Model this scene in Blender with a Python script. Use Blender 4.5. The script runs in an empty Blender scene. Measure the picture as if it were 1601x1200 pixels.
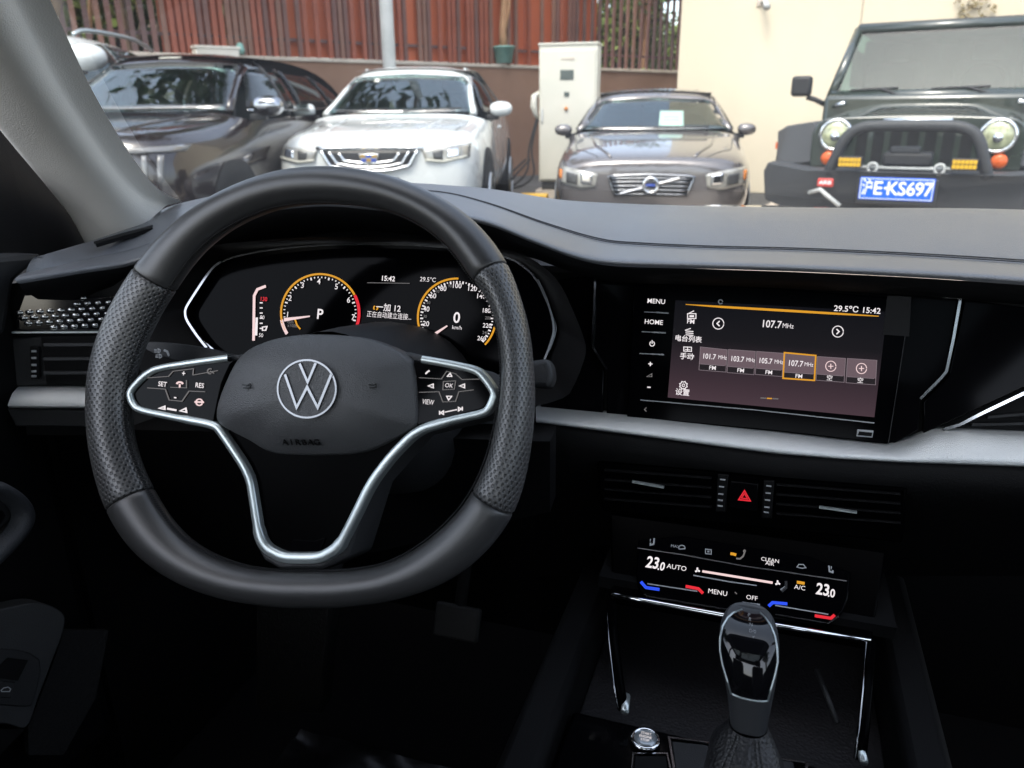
import bpy, bmesh, math, random
import numpy as np
from math import sin, cos, tan, radians, pi, sqrt, atan2, hypot
from mathutils import Vector, Matrix
from mathutils.bvhtree import BVHTree
random.seed(7)
S = bpy.context.scene
COL = S.collection

# ------------------------------------------------------------------ camera, sky, sun, exposure
YAW, PIT, ROLL = radians(18.5), radians(19.4), radians(.5)
CAM = Vector((0, 0, 1.12)); FPX = 1209.0
_fh = Vector((-sin(YAW), cos(YAW), 0)); _r0 = Vector((cos(YAW), sin(YAW), 0)); _z = Vector((0, 0, 1))
FWD = _fh * cos(PIT) - _z * sin(PIT); _u0 = _z * cos(PIT) + _fh * sin(PIT)
RIGHT = _r0 * cos(ROLL) - _u0 * sin(ROLL); UP = _u0 * cos(ROLL) + _r0 * sin(ROLL)
cd = bpy.data.cameras.new('camera'); cam = bpy.data.objects.new('camera', cd); COL.objects.link(cam)
cd.sensor_fit = 'HORIZONTAL'; cd.sensor_width = 36.0; cd.lens = 36.0 * FPX / 1601.0
cd.clip_start = .02; cd.clip_end = 2000
m3 = Matrix((RIGHT, UP, -FWD)).transposed()
cam.matrix_world = Matrix.Translation(CAM) @ m3.to_4x4()
cd.dof.use_dof = True; cd.dof.focus_distance = .70; cd.dof.aperture_fstop = 9.5
S.camera = cam

SUN_EL, SUN_AZ = radians(60), radians(192)          # azimuth clockwise from +Y
w = bpy.data.worlds.new('World'); S.world = w; w.use_nodes = True
nt = w.node_tree; nt.nodes.clear()
sky = nt.nodes.new('ShaderNodeTexSky'); sky.sky_type = 'NISHITA'; sky.sun_disc = False
sky.sun_elevation = SUN_EL; sky.sun_rotation = SUN_AZ; sky.air_density = 1.0; sky.dust_density = 3.0; sky.ozone_density = 1.0
bg = nt.nodes.new('ShaderNodeBackground'); bg.inputs['Strength'].default_value = .15
wo = nt.nodes.new('ShaderNodeOutputWorld')
hs = nt.nodes.new('ShaderNodeHueSaturation'); hs.inputs['Saturation'].default_value = .6      # thin high haze
nt.links.new(sky.outputs[0], hs.inputs['Color']); nt.links.new(hs.outputs[0], bg.inputs[0]); nt.links.new(bg.outputs[0], wo.inputs[0])
sl = bpy.data.lights.new('sun', 'SUN'); sl.energy = .5; sl.angle = radians(16); sl.color = (1, .93, .82)
so = bpy.data.objects.new('sun', sl); COL.objects.link(so)
sd = Vector((sin(SUN_AZ) * cos(SUN_EL), cos(SUN_AZ) * cos(SUN_EL), sin(SUN_EL)))
so.rotation_euler = sd.to_track_quat('Z', 'Y').to_euler(); so.location = (0, -5, 30)
S.view_settings.view_transform = 'Standard'; S.view_settings.look = 'None'
S.view_settings.exposure = 2.15; S.view_settings.gamma = 1.0; S.view_settings.use_curve_mapping = False
S.render.engine = 'CYCLES'
S.cycles.use_denoising = True
S.cycles.max_bounces = 8; S.cycles.transparent_max_bounces = 12; S.cycles.diffuse_bounces = 4
S.cycles.sample_clamp_indirect = 6.0; S.cycles.caustics_reflective = False; S.cycles.caustics_refractive = False

# ------------------------------------------------------------------ helpers
def ray(px, py): return FWD + RIGHT * ((px - 800.5) / FPX) + UP * ((600 - py) / FPX)
def PY(px, py, Y): d = ray(px, py); return CAM + d * (Y / d.y)
def PZ(px, py, Z): d = ray(px, py); return CAM + d * ((Z - CAM.z) / d.z)
def PX(px, py, X): d = ray(px, py); return CAM + d * (X / d.x)
def PD(px, py, D): return CAM + ray(px, py) * D
class Plane:
    def __init__(s, o, n, ux=None):
        s.o = Vector(o); s.n = Vector(n).normalized()
        ux = Vector(ux or (1, 0, 0)); s.ux = (ux - s.n * ux.dot(s.n)).normalized(); s.uy = s.n.cross(s.ux)
    def at(s, px, py, off=0.0):
        d = ray(px, py); o = s.o + s.n * off
        return CAM + d * ((o - CAM).dot(s.n) / d.dot(s.n))
    def uv(s, p): v = Vector(p) - s.o; return v.dot(s.ux), v.dot(s.uy)
    def xy(s, u, v, h=0.0): return s.o + s.ux * u + s.uy * v + s.n * h
def tag(o, label=None, cat=None, group=None, kind=None):
    if label: o['label'] = label
    if cat: o['category'] = cat
    if group: o['group'] = group
    if kind: o['kind'] = kind
    return o
def empty(name, loc, label, cat, group=None, rz=0.0):
    o = bpy.data.objects.new(name, None); o.empty_display_size = .1; COL.objects.link(o)
    o.location = loc; o.rotation_euler = (0, 0, rz)
    bpy.context.view_layer.update()
    return tag(o, label, cat, group)
def link(name, me, mat, parent=None, local=False):
    o = bpy.data.objects.new(name, me); COL.objects.link(o)
    if mat is not None and not len(me.materials): me.materials.append(mat)
    if parent is not None:
        o.parent = parent
        if not local: o.matrix_parent_inverse = wm(parent).inverted()
    return o
def wm(o):
    m = Matrix.LocRotScale(o.location, o.rotation_euler, o.scale)
    if o.parent: return wm(o.parent) @ o.matrix_parent_inverse @ m
    return m
def mesh(name, verts, faces, mat, parent=None, smooth=False, bevel=0, seg=2, subs=0, local=False, fixn=True, solid=0, ang=None):
    me = bpy.data.meshes.new(name); me.from_pydata([tuple(v) for v in verts], [], faces)
    if fixn:
        bm = bmesh.new(); bm.from_mesh(me); bmesh.ops.remove_doubles(bm, verts=bm.verts, dist=1e-6)
        bmesh.ops.recalc_face_normals(bm, faces=bm.faces); bm.to_mesh(me); bm.free()
    me.update()
    if smooth: me.polygons.foreach_set('use_smooth', [True] * len(me.polygons))
    o = link(name, me, mat, parent, local)
    if solid:
        m = o.modifiers.new('solid', 'SOLIDIFY'); m.thickness = solid; m.offset = 0
    if bevel:
        m = o.modifiers.new('bevel', 'BEVEL'); m.width = bevel; m.segments = seg; m.limit_method = 'ANGLE'; m.angle_limit = radians(35)
        m.harden_normals = False
        me.polygons.foreach_set('use_smooth', [True] * len(me.polygons))
        me.set_sharp_from_angle(angle=radians(50)) if not smooth else None
    if subs:
        m = o.modifiers.new('subd', 'SUBSURF'); m.levels = subs; m.render_levels = subs
    return o
class MB:
    def __init__(s): s.v = []; s.f = []
    def add(s, v, f):
        b = len(s.v); s.v += [Vector(p) for p in v]; s.f += [tuple(i + b for i in q) for q in f]; return s
    def box(s, c, h, R=None):
        pts = [Vector((x * h[0], y * h[1], z * h[2])) for x in (-1, 1) for y in (-1, 1) for z in (-1, 1)]
        if R is not None: pts = [R @ p for p in pts]
        pts = [p + Vector(c) for p in pts]
        return s.add(pts, [(0, 1, 3, 2), (4, 6, 7, 5), (0, 4, 5, 1), (2, 3, 7, 6), (0, 2, 6, 4), (1, 5, 7, 3)])
    def prism(s, front, back):
        n = len(front)
        return s.add(list(front) + list(back), [tuple(range(n)), tuple(range(2 * n - 1, n - 1, -1))] +
                     [(i, (i + 1) % n, n + (i + 1) % n, n + i) for i in range(n)])
    def tube(s, pts, r, n=8, closed=False, cap=True):
        pts = [Vector(p) for p in pts]; m = len(pts); rs = r if isinstance(r, (list, tuple)) else [r] * m
        V = []; prev = None
        for i, p in enumerate(pts):
            a = pts[(i - 1) % m] if closed or i > 0 else p; b = pts[(i + 1) % m] if closed or i < m - 1 else p
            t = (b - a).normalized()
            if prev is None:
                prev = t.orthogonal().normalized()
            prev = (prev - t * prev.dot(t)).normalized(); q = t.cross(prev)
            V += [p + (prev * cos(2 * pi * k / n) + q * sin(2 * pi * k / n)) * rs[i] for k in range(n)]
        F = []
        for i in range(m if closed else m - 1):
            j = (i + 1) % m
            F += [(i * n + k, i * n + (k + 1) % n, j * n + (k + 1) % n, j * n + k) for k in range(n)]
        if cap and not closed: F += [tuple(range(n - 1, -1, -1)), tuple(range((m - 1) * n, m * n))]
        return s.add(V, F)
    def ribbon(s, pts, width, n, thick=0.0006, closed=False):      # flat bar along a planar path, front face at pts
        pts = [Vector(p) for p in pts]; m = len(pts); ws = width if isinstance(width, (list, tuple)) else [width] * m
        V = []
        for i, p in enumerate(pts):
            a = pts[(i - 1) % m] if closed or i > 0 else p; b = pts[(i + 1) % m] if closed or i < m - 1 else p
            t1 = (p - a).normalized() if (p - a).length > 1e-9 else (b - p).normalized()
            t2 = (b - p).normalized() if (b - p).length > 1e-9 else t1
            t = (t1 + t2).normalized(); k = 1 / max(.5, t.dot(t1)); sd_ = n.cross(t) * ws[i] / 2 * k
            V += [p - sd_, p + sd_, p + sd_ - n * thick, p - sd_ - n * thick]
        F = []
        for i in range(m if closed else m - 1):
            j = (i + 1) % m
            F += [(i * 4 + k, i * 4 + (k + 1) % 4, j * 4 + (k + 1) % 4, j * 4 + k) for k in range(4)]
        if not closed: F += [(3, 2, 1, 0), tuple((m - 1) * 4 + k for k in range(4))]
        return s.add(V, F)
    def grid(s, rows, closed=False):
        n = len(rows[0]); V = [p for r in rows for p in r]; F = []
        for i in range(len(rows) - 1):
            for k in range(n if closed else n - 1):
                F.append((i * n + k, i * n + (k + 1) % n, (i + 1) * n + (k + 1) % n, (i + 1) * n + k))
        return s.add(V, F)
    def build(s, name, mat, parent=None, **kw): return mesh(name, s.v, s.f, mat, parent, **kw)
def catmull(pts, k=8, closed=False):
    P = [np.array(p, float) for p in pts]; n = len(P); out = []
    for i in range(n if closed else n - 1):
        g = (lambda j: P[j % n]) if closed else (lambda j: P[min(max(j, 0), n - 1)])
        p0, p1, p2, p3 = g(i - 1), g(i), g(i + 1), g(i + 2)
        for t in np.linspace(0, 1, k, endpoint=False):
            out.append(.5 * (2 * p1 + (p2 - p0) * t + (2 * p0 - 5 * p1 + 4 * p2 - p3) * t * t + (3 * p1 - p0 - 3 * p2 + p3) * t ** 3))
    if not closed: out.append(P[-1])
    return [tuple(p) for p in out]
def chaikin(pts, it=1, closed=True):
    for _ in range(it):
        out = []; n = len(pts)
        for i in range(n if closed else n - 1):
            a, b = pts[i], pts[(i + 1) % n]
            out += [tuple(np.array(a) * .8 + np.array(b) * .2), tuple(np.array(a) * .2 + np.array(b) * .8)]
        pts = out
    return pts
def plate(name, px, pl, depth, mat, parent, off=0.0, bevel=0, **kw):
    f = [pl.at(x, y, off) for x, y in px]
    return MB().prism(f, [p - pl.n * depth for p in f]).build(name, mat, parent, bevel=bevel, **kw)
def strip(name, px, pl, wpx, mat, parent, off=.001, thick=.0008, closed=False, **kw):
    p = [pl.at(x, y, off) for x, y in px]
    mx = px[len(px) // 2]; k = (pl.at(mx[0] + 1, mx[1], off) - pl.at(mx[0], mx[1], off)).length
    ky = (pl.at(mx[0], mx[1] + 1, off) - pl.at(mx[0], mx[1], off)).length; k = (k + ky) / 2
    ws = [q * k for q in wpx] if isinstance(wpx, (list, tuple)) else wpx * k
    return MB().ribbon(p, ws, pl.n, thick, closed).build(name, mat, parent, **kw)
def arcpx(cx, cy, rx, ry, a0, a1, n=40):
    return [(cx + rx * cos(radians(a0 + (a1 - a0) * i / n)), cy - ry * sin(radians(a0 + (a1 - a0) * i / n))) for i in range(n + 1)]
_txt = {}
def text(name, body, px, py, hpx, pl, mat, parent, off=.0012, shear=0.0, thick=0.0, align='CENTER', sx=1.0, rot=0.0, bold=0.0):
    c = pl.at(px, py, off); h = (pl.at(px, py - hpx / 2, off) - pl.at(px, py + hpx / 2, off)).length
    return text3(name, body, c, h, pl.ux, pl.uy, mat, parent, shear, thick, align, sx, rot, bold)
def text3(name, body, c, h, ux, uy, mat, parent, shear=0.0, thick=0.0, align='CENTER', sx=1.0, rot=0.0, bold=0.0):
    cu = bpy.data.curves.new('t', 'FONT'); cu.body = body; cu.size = h / .72; cu.align_x = align; cu.align_y = 'CENTER'
    cu.shear = shear; cu.resolution_u = 3; cu.offset = bold * h
    if thick: cu.extrude = thick
    ob = bpy.data.objects.new('t', cu); COL.objects.link(ob)
    dg = bpy.context.evaluated_depsgraph_get(); me = bpy.data.meshes.new_from_object(ob.evaluated_get(dg))
    bpy.data.objects.remove(ob); bpy.data.curves.remove(cu)
    n = ux.cross(uy).normalized(); R = Matrix((ux, uy, n)).transposed().to_4x4()
    if rot: R = R @ Matrix.Rotation(rot, 4, 'Z')
    me.transform(Matrix.Translation(c) @ R @ Matrix.Diagonal((sx, 1, 1, 1)))
    me.materials.clear()
    return link(name, me, mat, parent)
def dup(o, parent, loc=None, **kw):
    c = o.copy(); COL.objects.link(c); c.parent = parent
    if loc is not None: c.location = loc
    return c

# ------------------------------------------------------------------ materials
MATS = {}
def mat(name, col, rough=.5, metal=0.0, spec=.5, bump=None, var=None, coat=0.0, emit=None, estr=0.0, sheen=0.0):
    m = bpy.data.materials.new(name); m.use_nodes = True; n = m.node_tree.nodes; L = m.node_tree.links
    b = n['Principled BSDF']; b.inputs['Base Color'].default_value = (*col, 1); b.inputs['Roughness'].default_value = rough
    b.inputs['Metallic'].default_value = metal; b.inputs['Specular IOR Level'].default_value = spec
    b.inputs['Coat Weight'].default_value = coat; b.inputs['Coat Roughness'].default_value = .04
    if sheen: b.inputs['Sheen Weight'].default_value = sheen
    if emit: b.inputs['Emission Color'].default_value = (*emit, 1); b.inputs['Emission Strength'].default_value = estr
    tc = n.new('ShaderNodeTexCoord')
    if var:                                   # (scale, amount): uneven tone of the thing itself
        t = n.new('ShaderNodeTexNoise'); t.inputs['Scale'].default_value = var[0]; t.inputs['Detail'].default_value = 6
        L.new(tc.outputs['Object'], t.inputs['Vector'])
        mr = n.new('ShaderNodeMapRange'); mr.inputs[1].default_value = .3; mr.inputs[2].default_value = .7
        mr.inputs[3].default_value = 1 - var[1]; mr.inputs[4].default_value = 1 + var[1]; L.new(t.outputs[0], mr.inputs[0])
        mx = n.new('ShaderNodeVectorMath'); mx.operation = 'SCALE'; mx.inputs[0].default_value = col
        L.new(mr.outputs[0], mx.inputs['Scale']); L.new(mx.outputs[0], b.inputs['Base Color'])
        mr2 = n.new('ShaderNodeMapRange'); mr2.inputs[1].default_value = .3; mr2.inputs[2].default_value = .7
        mr2.inputs[3].default_value = max(.02, rough * .85); mr2.inputs[4].default_value = min(1, rough * 1.15)
        L.new(t.outputs[0], mr2.inputs[0]); L.new(mr2.outputs[0], b.inputs['Roughness'])
    if bump:                                  # (kind, scale, strength)
        kind, sc, st = bump
        if kind == 'noise':
            t = n.new('ShaderNodeTexNoise'); t.inputs['Scale'].default_value = sc; t.inputs['Detail'].default_value = 4
            L.new(tc.outputs['Object'], t.inputs['Vector']); src = t.outputs[0]
        elif kind == 'grain':
            t = n.new('ShaderNodeTexVoronoi'); t.inputs['Scale'].default_value = sc
            L.new(tc.outputs['Object'], t.inputs['Vector']); src = t.outputs['Distance']
        elif kind == 'dots':                  # diamond lattice in UV space
            sp = n.new('ShaderNodeSeparateXYZ'); L.new(tc.outputs['UV'], sp.inputs[0])
            def mm(op, a, bb):
                q = n.new('ShaderNodeMath'); q.operation = op
                for i, x in enumerate((a, bb)):
                    if x is None: continue
                    if isinstance(x, (int, float)): q.inputs[i].default_value = x
                    else: L.new(x, q.inputs[i])
                return q.outputs[0]
            cu_ = mm('COSINE', sp.outputs[0], None); cv_ = mm('COSINE', sp.outputs[1], None)
            pr = mm('MULTIPLY', cu_, cv_); mr = n.new('ShaderNodeMapRange'); mr.interpolation_type = 'SMOOTHSTEP'
            L.new(pr, mr.inputs[0]); mr.inputs[1].default_value = .05; mr.inputs[2].default_value = .75; mr.inputs[3].default_value = 1; mr.inputs[4].default_value = 0
            src = mr.outputs[0]
            mr = n.new('ShaderNodeMapRange'); L.new(pr, mr.inputs[0]); mr.inputs[1].default_value = .45; mr.inputs[2].default_value = .7
            mr.inputs[3].default_value = 1; mr.inputs[4].default_value = .12       # the punched holes are black
            mx = n.new('ShaderNodeVectorMath'); mx.operation = 'SCALE'; mx.inputs[0].default_value = col
            L.new(mr.outputs[0], mx.inputs['Scale']); L.new(mx.outputs[0], b.inputs['Base Color'])
        bp = n.new('ShaderNodeBump'); bp.inputs['Strength'].default_value = st; bp.inputs['Distance'].default_value = .001
        L.new(src, bp.inputs['Height']); L.new(bp.outputs[0], b.inputs['Normal'])
        m['bumpsrc'] = 1
    MATS[name] = m; return m
EXPF = 2 ** -S.view_settings.exposure
def emitm(name, col, s=1.0):
    s = s * EXPF
    m = bpy.data.materials.new(name); m.use_nodes = True; n = m.node_tree.nodes
    b = n['Principled BSDF']; b.inputs['Base Color'].default_value = (.01, .01, .01, 1); b.inputs['Roughness'].default_value = .3
    b.inputs['Specular IOR Level'].default_value = .05; b.inputs['Emission Color'].default_value = (*col, 1); b.inputs['Emission Strength'].default_value = s
    MATS[name] = m; return m
def glassm(name, tint, ior=1.5, rough=0.0, dust_veil=0.0, f0=.05):
    m = bpy.data.materials.new(name); m.use_nodes = True; n = m.node_tree.nodes; L = m.node_tree.links; n.clear()
    o = n.new('ShaderNodeOutputMaterial'); mx = n.new('ShaderNodeMixShader'); t = n.new('ShaderNodeBsdfTransparent'); g = n.new('ShaderNodeBsdfGlossy')
    lw = n.new('ShaderNodeLayerWeight'); lw.inputs[0].default_value = .5
    pw = n.new('ShaderNodeMath'); pw.operation = 'POWER'; pw.inputs[1].default_value = 5; L.new(lw.outputs['Facing'], pw.inputs[0])
    fr = n.new('ShaderNodeMath'); fr.operation = 'MULTIPLY_ADD'; L.new(pw.outputs[0], fr.inputs[0]); fr.inputs[1].default_value = .95; fr.inputs[2].default_value = f0
    t.inputs[0].default_value = (*tint, 1); g.inputs['Roughness'].default_value = rough
    L.new(fr.outputs[0], mx.inputs[0]); L.new(t.outputs[0], mx.inputs[1]); L.new(g.outputs[0], mx.inputs[2])
    if dust_veil:                                  # thin dust film that also puts the reflection veil into the pane
        d = n.new('ShaderNodeBsdfTranslucent'); d.inputs[0].default_value = (.8, .8, .78, 1); tc = n.new('ShaderNodeTexCoord'); t_ = n.new('ShaderNodeTexNoise'); t_.inputs['Scale'].default_value = 9; t_.inputs['Detail'].default_value = 8
        L.new(tc.outputs['Object'], t_.inputs['Vector']); ml = n.new('ShaderNodeMath'); ml.operation = 'MULTIPLY'; ml.inputs[1].default_value = dust_veil * 2; L.new(t_.outputs[0], ml.inputs[0])
        m2 = n.new('ShaderNodeMixShader'); L.new(ml.outputs[0], m2.inputs[0]); L.new(mx.outputs[0], m2.inputs[1]); L.new(d.outputs[0], m2.inputs[2]); L.new(m2.outputs[0], o.inputs[0])
    else: L.new(mx.outputs[0], o.inputs[0])
    return m
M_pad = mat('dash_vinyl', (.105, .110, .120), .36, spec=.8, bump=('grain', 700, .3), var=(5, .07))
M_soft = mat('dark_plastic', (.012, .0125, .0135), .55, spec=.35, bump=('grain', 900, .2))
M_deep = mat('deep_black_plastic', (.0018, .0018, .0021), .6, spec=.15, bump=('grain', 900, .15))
M_leather = mat('wheel_leather', (.036, .036, .0365), .36, spec=.7, bump=('grain', 1500, .10))
M_perf = mat('perforated_leather', (.060, .060, .060), .34, spec=.8, bump=('dots', 1.0, 1.0))
M_cover = mat('hub_plastic', (.058, .059, .061), .42, spec=.5, bump=('grain', 1100, .35))
M_piano = mat('piano_black', (.002, .002, .0025), .07, spec=.06)
M_satin = mat('satin_black', (.0008, .0008, .001), .25, spec=.012)
M_glassblk = mat('display_glass', (.001, .001, .0014), .09, spec=.03)
M_silver = mat('satin_silver', (.56, .62, .62), .38, metal=.85)
M_trim = mat('brushed_trim', (.58, .60, .60), .42, metal=.7, bump=('grain', 1300, .35))
M_chrome = mat('chrome', (.78, .79, .80), .10, metal=1.0)
M_darkchrome = mat('dark_chrome', (.35, .36, .38), .15, metal=1.0)
M_fabric = mat('pillar_fabric', (.86, .84, .79), .95, spec=.1, bump=('noise', 700, .5), var=(8, .04))
M_roof = mat('roof_lining', (.36, .36, .35), .95, spec=.1)
M_rubber = mat('rubber', (.015, .015, .015), .75, bump=('grain', 500, .4))
M_slat = mat('vent_slat', (.035, .037, .040), .4)
M_carpet = mat('carpet', (.004, .004, .0045), .95, spec=.1, bump=('noise', 600, .6))
M_white = emitm('lit_white', (.95, .88, .90), 1.0)
M_warm = emitm('lit_pinkish', (1.0, .74, .74), .95)
M_amber = emitm('lit_amber', (1.0, .45, .03), .75)
M_red = emitm('lit_red', (1.0, .03, .05), .8)
M_blue = emitm('lit_blue', (.03, .10, 1.0), .9)
M_dim = emitm('lit_grey', (.55, .52, .52), .30)
M_print = mat('grey_print', (.35, .36, .37), .5)
M_cglass = glassm('windscreen_glass', (.93, .96, .95), dust_veil=.012, f0=.07)

# ================================================================== OWN CAR: cabin shell
cab = empty('car_cabin', (0, 0, .3), 'dark cabin shell of the car we sit in, with roof and floor', 'car interior')
def bx(name, lo, hi, m, parent, **kw):
    lo, hi = Vector(lo), Vector(hi)
    return MB().box((lo + hi) / 2, (hi - lo) / 2).build(name, m, parent, **kw)
bx('roof_lining', (-.64, -1.75, 1.415), (.66, -1.22, 1.45), M_roof, cab)
for a_, b_ in ((-.64, -.50), (.52, .66)): bx('roof_lining', (a_, -1.2195, 1.4155), (b_, -.3505, 1.4495), M_roof, cab)
bx('added_roof_glass', (-.50, -1.22, 1.437), (.52, -.35, 1.441), glassm('added_roof_glass', (.42, .45, .45)), cab)  # unseen roof pane, added to let daylight into the cabin
fr_ = [Vector((x, .285 + .235 * (1 - (x / .62) ** 2), 1.415)) for x in np.linspace(-.62, .62, 17)]
fb_ = [Vector((-.64, -.35, 1.415))] + fr_ + [Vector((.66, -.35, 1.415))]
MB().prism(fb_, [p + Vector((0, 0, .035)) for p in fb_]).build('roof_lining', M_roof, cab)
bx('added_dark_slab', (-.30, -.34, 1.375), (.32, .40, 1.413), M_deep, cab, bevel=.012)  # unseen slab added to darken what the climate panel reflects
bx('floor_carpet', (-.86, -1.75, .20), (.86, 1.2, .235), M_carpet, cab)
bx('firewall', (-.86, 1.12, .235), (.86, 1.16, .90), M_deep, cab)
bx('rear_bulkhead', (-.86, -1.80, .235), (.86, -1.76, 1.0), M_carpet, cab)
for sx in (-1, 1):
    bx('sill_panel', (sx * .83 - .025, -1.76, .235), (sx * .83 + .025, 1.12, .60), M_deep, cab)
    MB().tube([(sx * .79, -.35, .9), (sx * .74, -.38, 1.2), (sx * .64, -.42, 1.42)], .045, 8).build('door_pillar', M_roof, cab, smooth=True)
    MB().tube([(sx * .78, -1.5, .98), (sx * .72, -1.35, 1.2), (sx * .60, -1.2, 1.42)], .07, 8).build('rear_pillar', M_roof, cab, smooth=True)
    MB().tube([(sx * .60, -1.75, 1.43), (sx * .62, -.6, 1.44), (sx * .60, .26, 1.41)], .04, 8).build('roof_rail', M_roof, cab, smooth=True)
bx('door_panel', (.78, -1.76, .60), (.86, .62, .97), M_soft, cab, bevel=.02)
bx('rear_door_panel', (-.86, -1.76, .60), (-.78, -.38, .97), M_soft, cab, bevel=.02)
for sx, nm in ((-.36, 'front_seat'), (.42, 'front_seat')):
    seat = empty('front_seat', (sx, -.45, .235), 'dark front seat %s the camera' % ('beside the driver door, left behind' if sx < 0 else 'on the passenger side, right behind'), 'seat')
    bx('seat_cushion', (sx - .25, -.55, .30), (sx + .25, -.08, .52), M_soft, seat, bevel=.05)
    bx('seat_backrest', (sx - .25, -.78, .50), (sx + .25, -.58, 1.08), M_soft, seat, bevel=.06)
    bx('headrest', (sx - .13, -.80, 1.12), (sx + .13, -.69, 1.32), M_soft, seat, bevel=.04)
# bonnet ahead of the windscreen, below the sight line
hr = []
for Y, z, hw in ((1.22, .93, .80), (1.35, .955, .80), (1.7, .93, .78), (2.05, .86, .72), (2.2, .76, .62)):
    hr.append([Vector((x * hw + .01, Y - .12 * x * x, z - .07 * x * x)) for x in np.linspace(-1, 1, 13)])
tag(MB().grid(hr).build('bonnet', mat('own_paint', (.10, .10, .11), .3, .3, coat=1), smooth=True, solid=.01), 'bonnet of the car we sit in, ahead of the windscreen', 'bonnet')

# windscreen: curved raked pane
def WS(t, v):                                           # t across -1..1, v up 0..1
    hw = .745 + (.60 - .745) * v
    return Vector((t * hw, .80 + (.26 - .80) * v + (.345 - .10 * v) * (1 - t * t), 1.005 + (1.408 - 1.005) * v - .012 * (1 - t * t)))
ws = MB().grid([[WS(t, v) for t in np.linspace(-1, 1, 25)] for v in np.linspace(0, 1, 13)]).build('windscreen', M_cglass, smooth=True)
tag(ws, 'wide clear windscreen between the grey pillar and the dashboard', 'windscreen')

for sx in (-1, 1):
    MB().grid([[WS(sx * t, v) + Vector((0, -.003, -.002)) for t in (1.0, .984)] for v in np.linspace(0, 1, 13)]).build('black_border', M_deep, ws)
    mb = MB()
    for i in range(60):
        c = WS(sx * .979, (i + .5) / 60) + Vector((0, -.003, -.002)); a = (WS(sx * .93, (i + .5) / 60) - WS(sx * .96, (i + .5) / 60)).normalized(); b_ = (WS(sx * .946, (i + 1) / 60) - WS(sx * .946, i / 60)).normalized()
        mb.add([c + a * .0016, c + b_ * .0016, c - a * .0016, c - b_ * .0016], [(0, 1, 2, 3)])
    tag(mb.build('border_dots', M_deep, ws), kind='stuff')
# pillar trim, light grey cloth
def pillar(name, flip, label):
    rows = []
    R = [(262, 318, -.72), (240, 312, -.715), (215, 300, -.705), (190, 272, -.695), (165, 240, -.68), (132, 190, -.66), (100, 140, -.64), (66, 72, -.62), (30, 0, -.60), (-20, -100, -.575)]
    Lf = [(135, 400, -.80), (120, 372, -.80), (104, 338, -.80), (82, 312, -.79), (60, 285, -.775), (30, 250, -.755), (0, 215, -.735), (-45, 160, -.71), (-90, 100, -.69), (-160, 10, -.66)]
    for (a, b, x), (c, d, x2) in zip(R, Lf):
        p, q = PX(a, b, x), PX(c, d, x2)
        mid = (p + q) / 2; bul = Vector((.8, -.55, .1)).normalized()
        row = []
        for k in range(13):
            t = k / 12; row.append(p.lerp(q, t) + bul * .044 * sin(pi * t) ** .9)
        row = [p + Vector((.012, .02, 0))] + row + [q + Vector((-.02, .05, 0))]
        rows.append([Vector((-v.x if flip else v.x, v.y, v.z)) for v in row])
    sm = [list(r) for r in rows]
    t = MB().grid(sm).build(name, M_fabric, smooth=True, subs=1)
    tag(t, label, 'pillar trim'); return t
pillar('windscreen_pillar', False, 'light grey cloth covered windscreen pillar rising at the left edge')
pillar('windscreen_pillar', True, 'grey cloth covered windscreen pillar on the passenger side, out of frame')

# ================================================================== DASHBOARD
dash = empty('dashboard', (0, .9, .6), 'wide dark grey dashboard with silver trim, vents and stitched top', 'dashboard')
LIP = [(24, 440, .55), (120, 424, .60), (207, 409, .64), (300, 372, .65), (380, 335, .65), (490, 318, .65), (600, 325, .65), (680, 333, .655), (760, 347, .665), (830, 374, .69), (900, 400, .72), (960, 411, .735), (1100, 415.5, .74), (1290, 422, .74), (1600, 440, .74)]
STI = [(40, 425, .58), (130, 405, .64), (215, 385, .69), (305, 350, .73), (385, 315, .76), (490, 300, .78), (600, 298, .79), (690, 301, .80), (765, 320, .80), (850, 351, .81), (935, 377, .82), (1000, 384, .825), (1110, 389, .83), (1290, 394, .83), (1600, 412, .82)]
FAR = [(60, 400, .60), (150, 372, .70), (222, 345, .77), (262, 319, .82), (385, 296, .90), (490, 288, .95), (600, 286, .96), (670, 288, .97), (770, 294, 1.0), (880, 309, 1.05), (980, 314, 1.08), (1050, 316, 1.09), (1130, 318, 1.1), (1300, 320, 1.11), (1600, 322, 1.09)]
def row3(r):
    p = [PY(*q) for q in r]
    e = p[-1]
    p += [Vector((.50, e.y - .03, e.z - .006)), Vector((.78, e.y - .10, e.z - .02))]
    return [Vector(q) for q in catmull(p, 6)]
lip, sti, far = row3(LIP), row3(STI), row3(FAR)
n_ = len(lip)
dz = Vector((0, 0, 1))
rows = []
mid1 = [a.lerp(b, .5) + dz * .002 for a, b in zip(lip, sti)]
und = [p + Vector((0, .055, -.030)) for p in lip]
rows = [[p + Vector((0, .003, -.003)) for p in lip], lip, [p.lerp(q, .03) + dz * .0022 for p, q in zip(lip, sti)], [p.lerp(q, .12) + dz * .0030 for p, q in zip(lip, sti)], mid1,
        [p.lerp(q, -.03) for p, q in zip(sti, mid1)], [p - dz * .002 for p in sti], [p.lerp(q, .03) + dz * .0006 for p, q in zip(sti, far)],
        [a.lerp(b, .35) + dz * .004 for a, b in zip(sti, far)], [a.lerp(b, .7) + dz * .004 for a, b in zip(sti, far)], far, [p + Vector((0, .03, -.015)) for p in far], [p + Vector((0, .06, -.10)) for p in far]]
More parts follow.
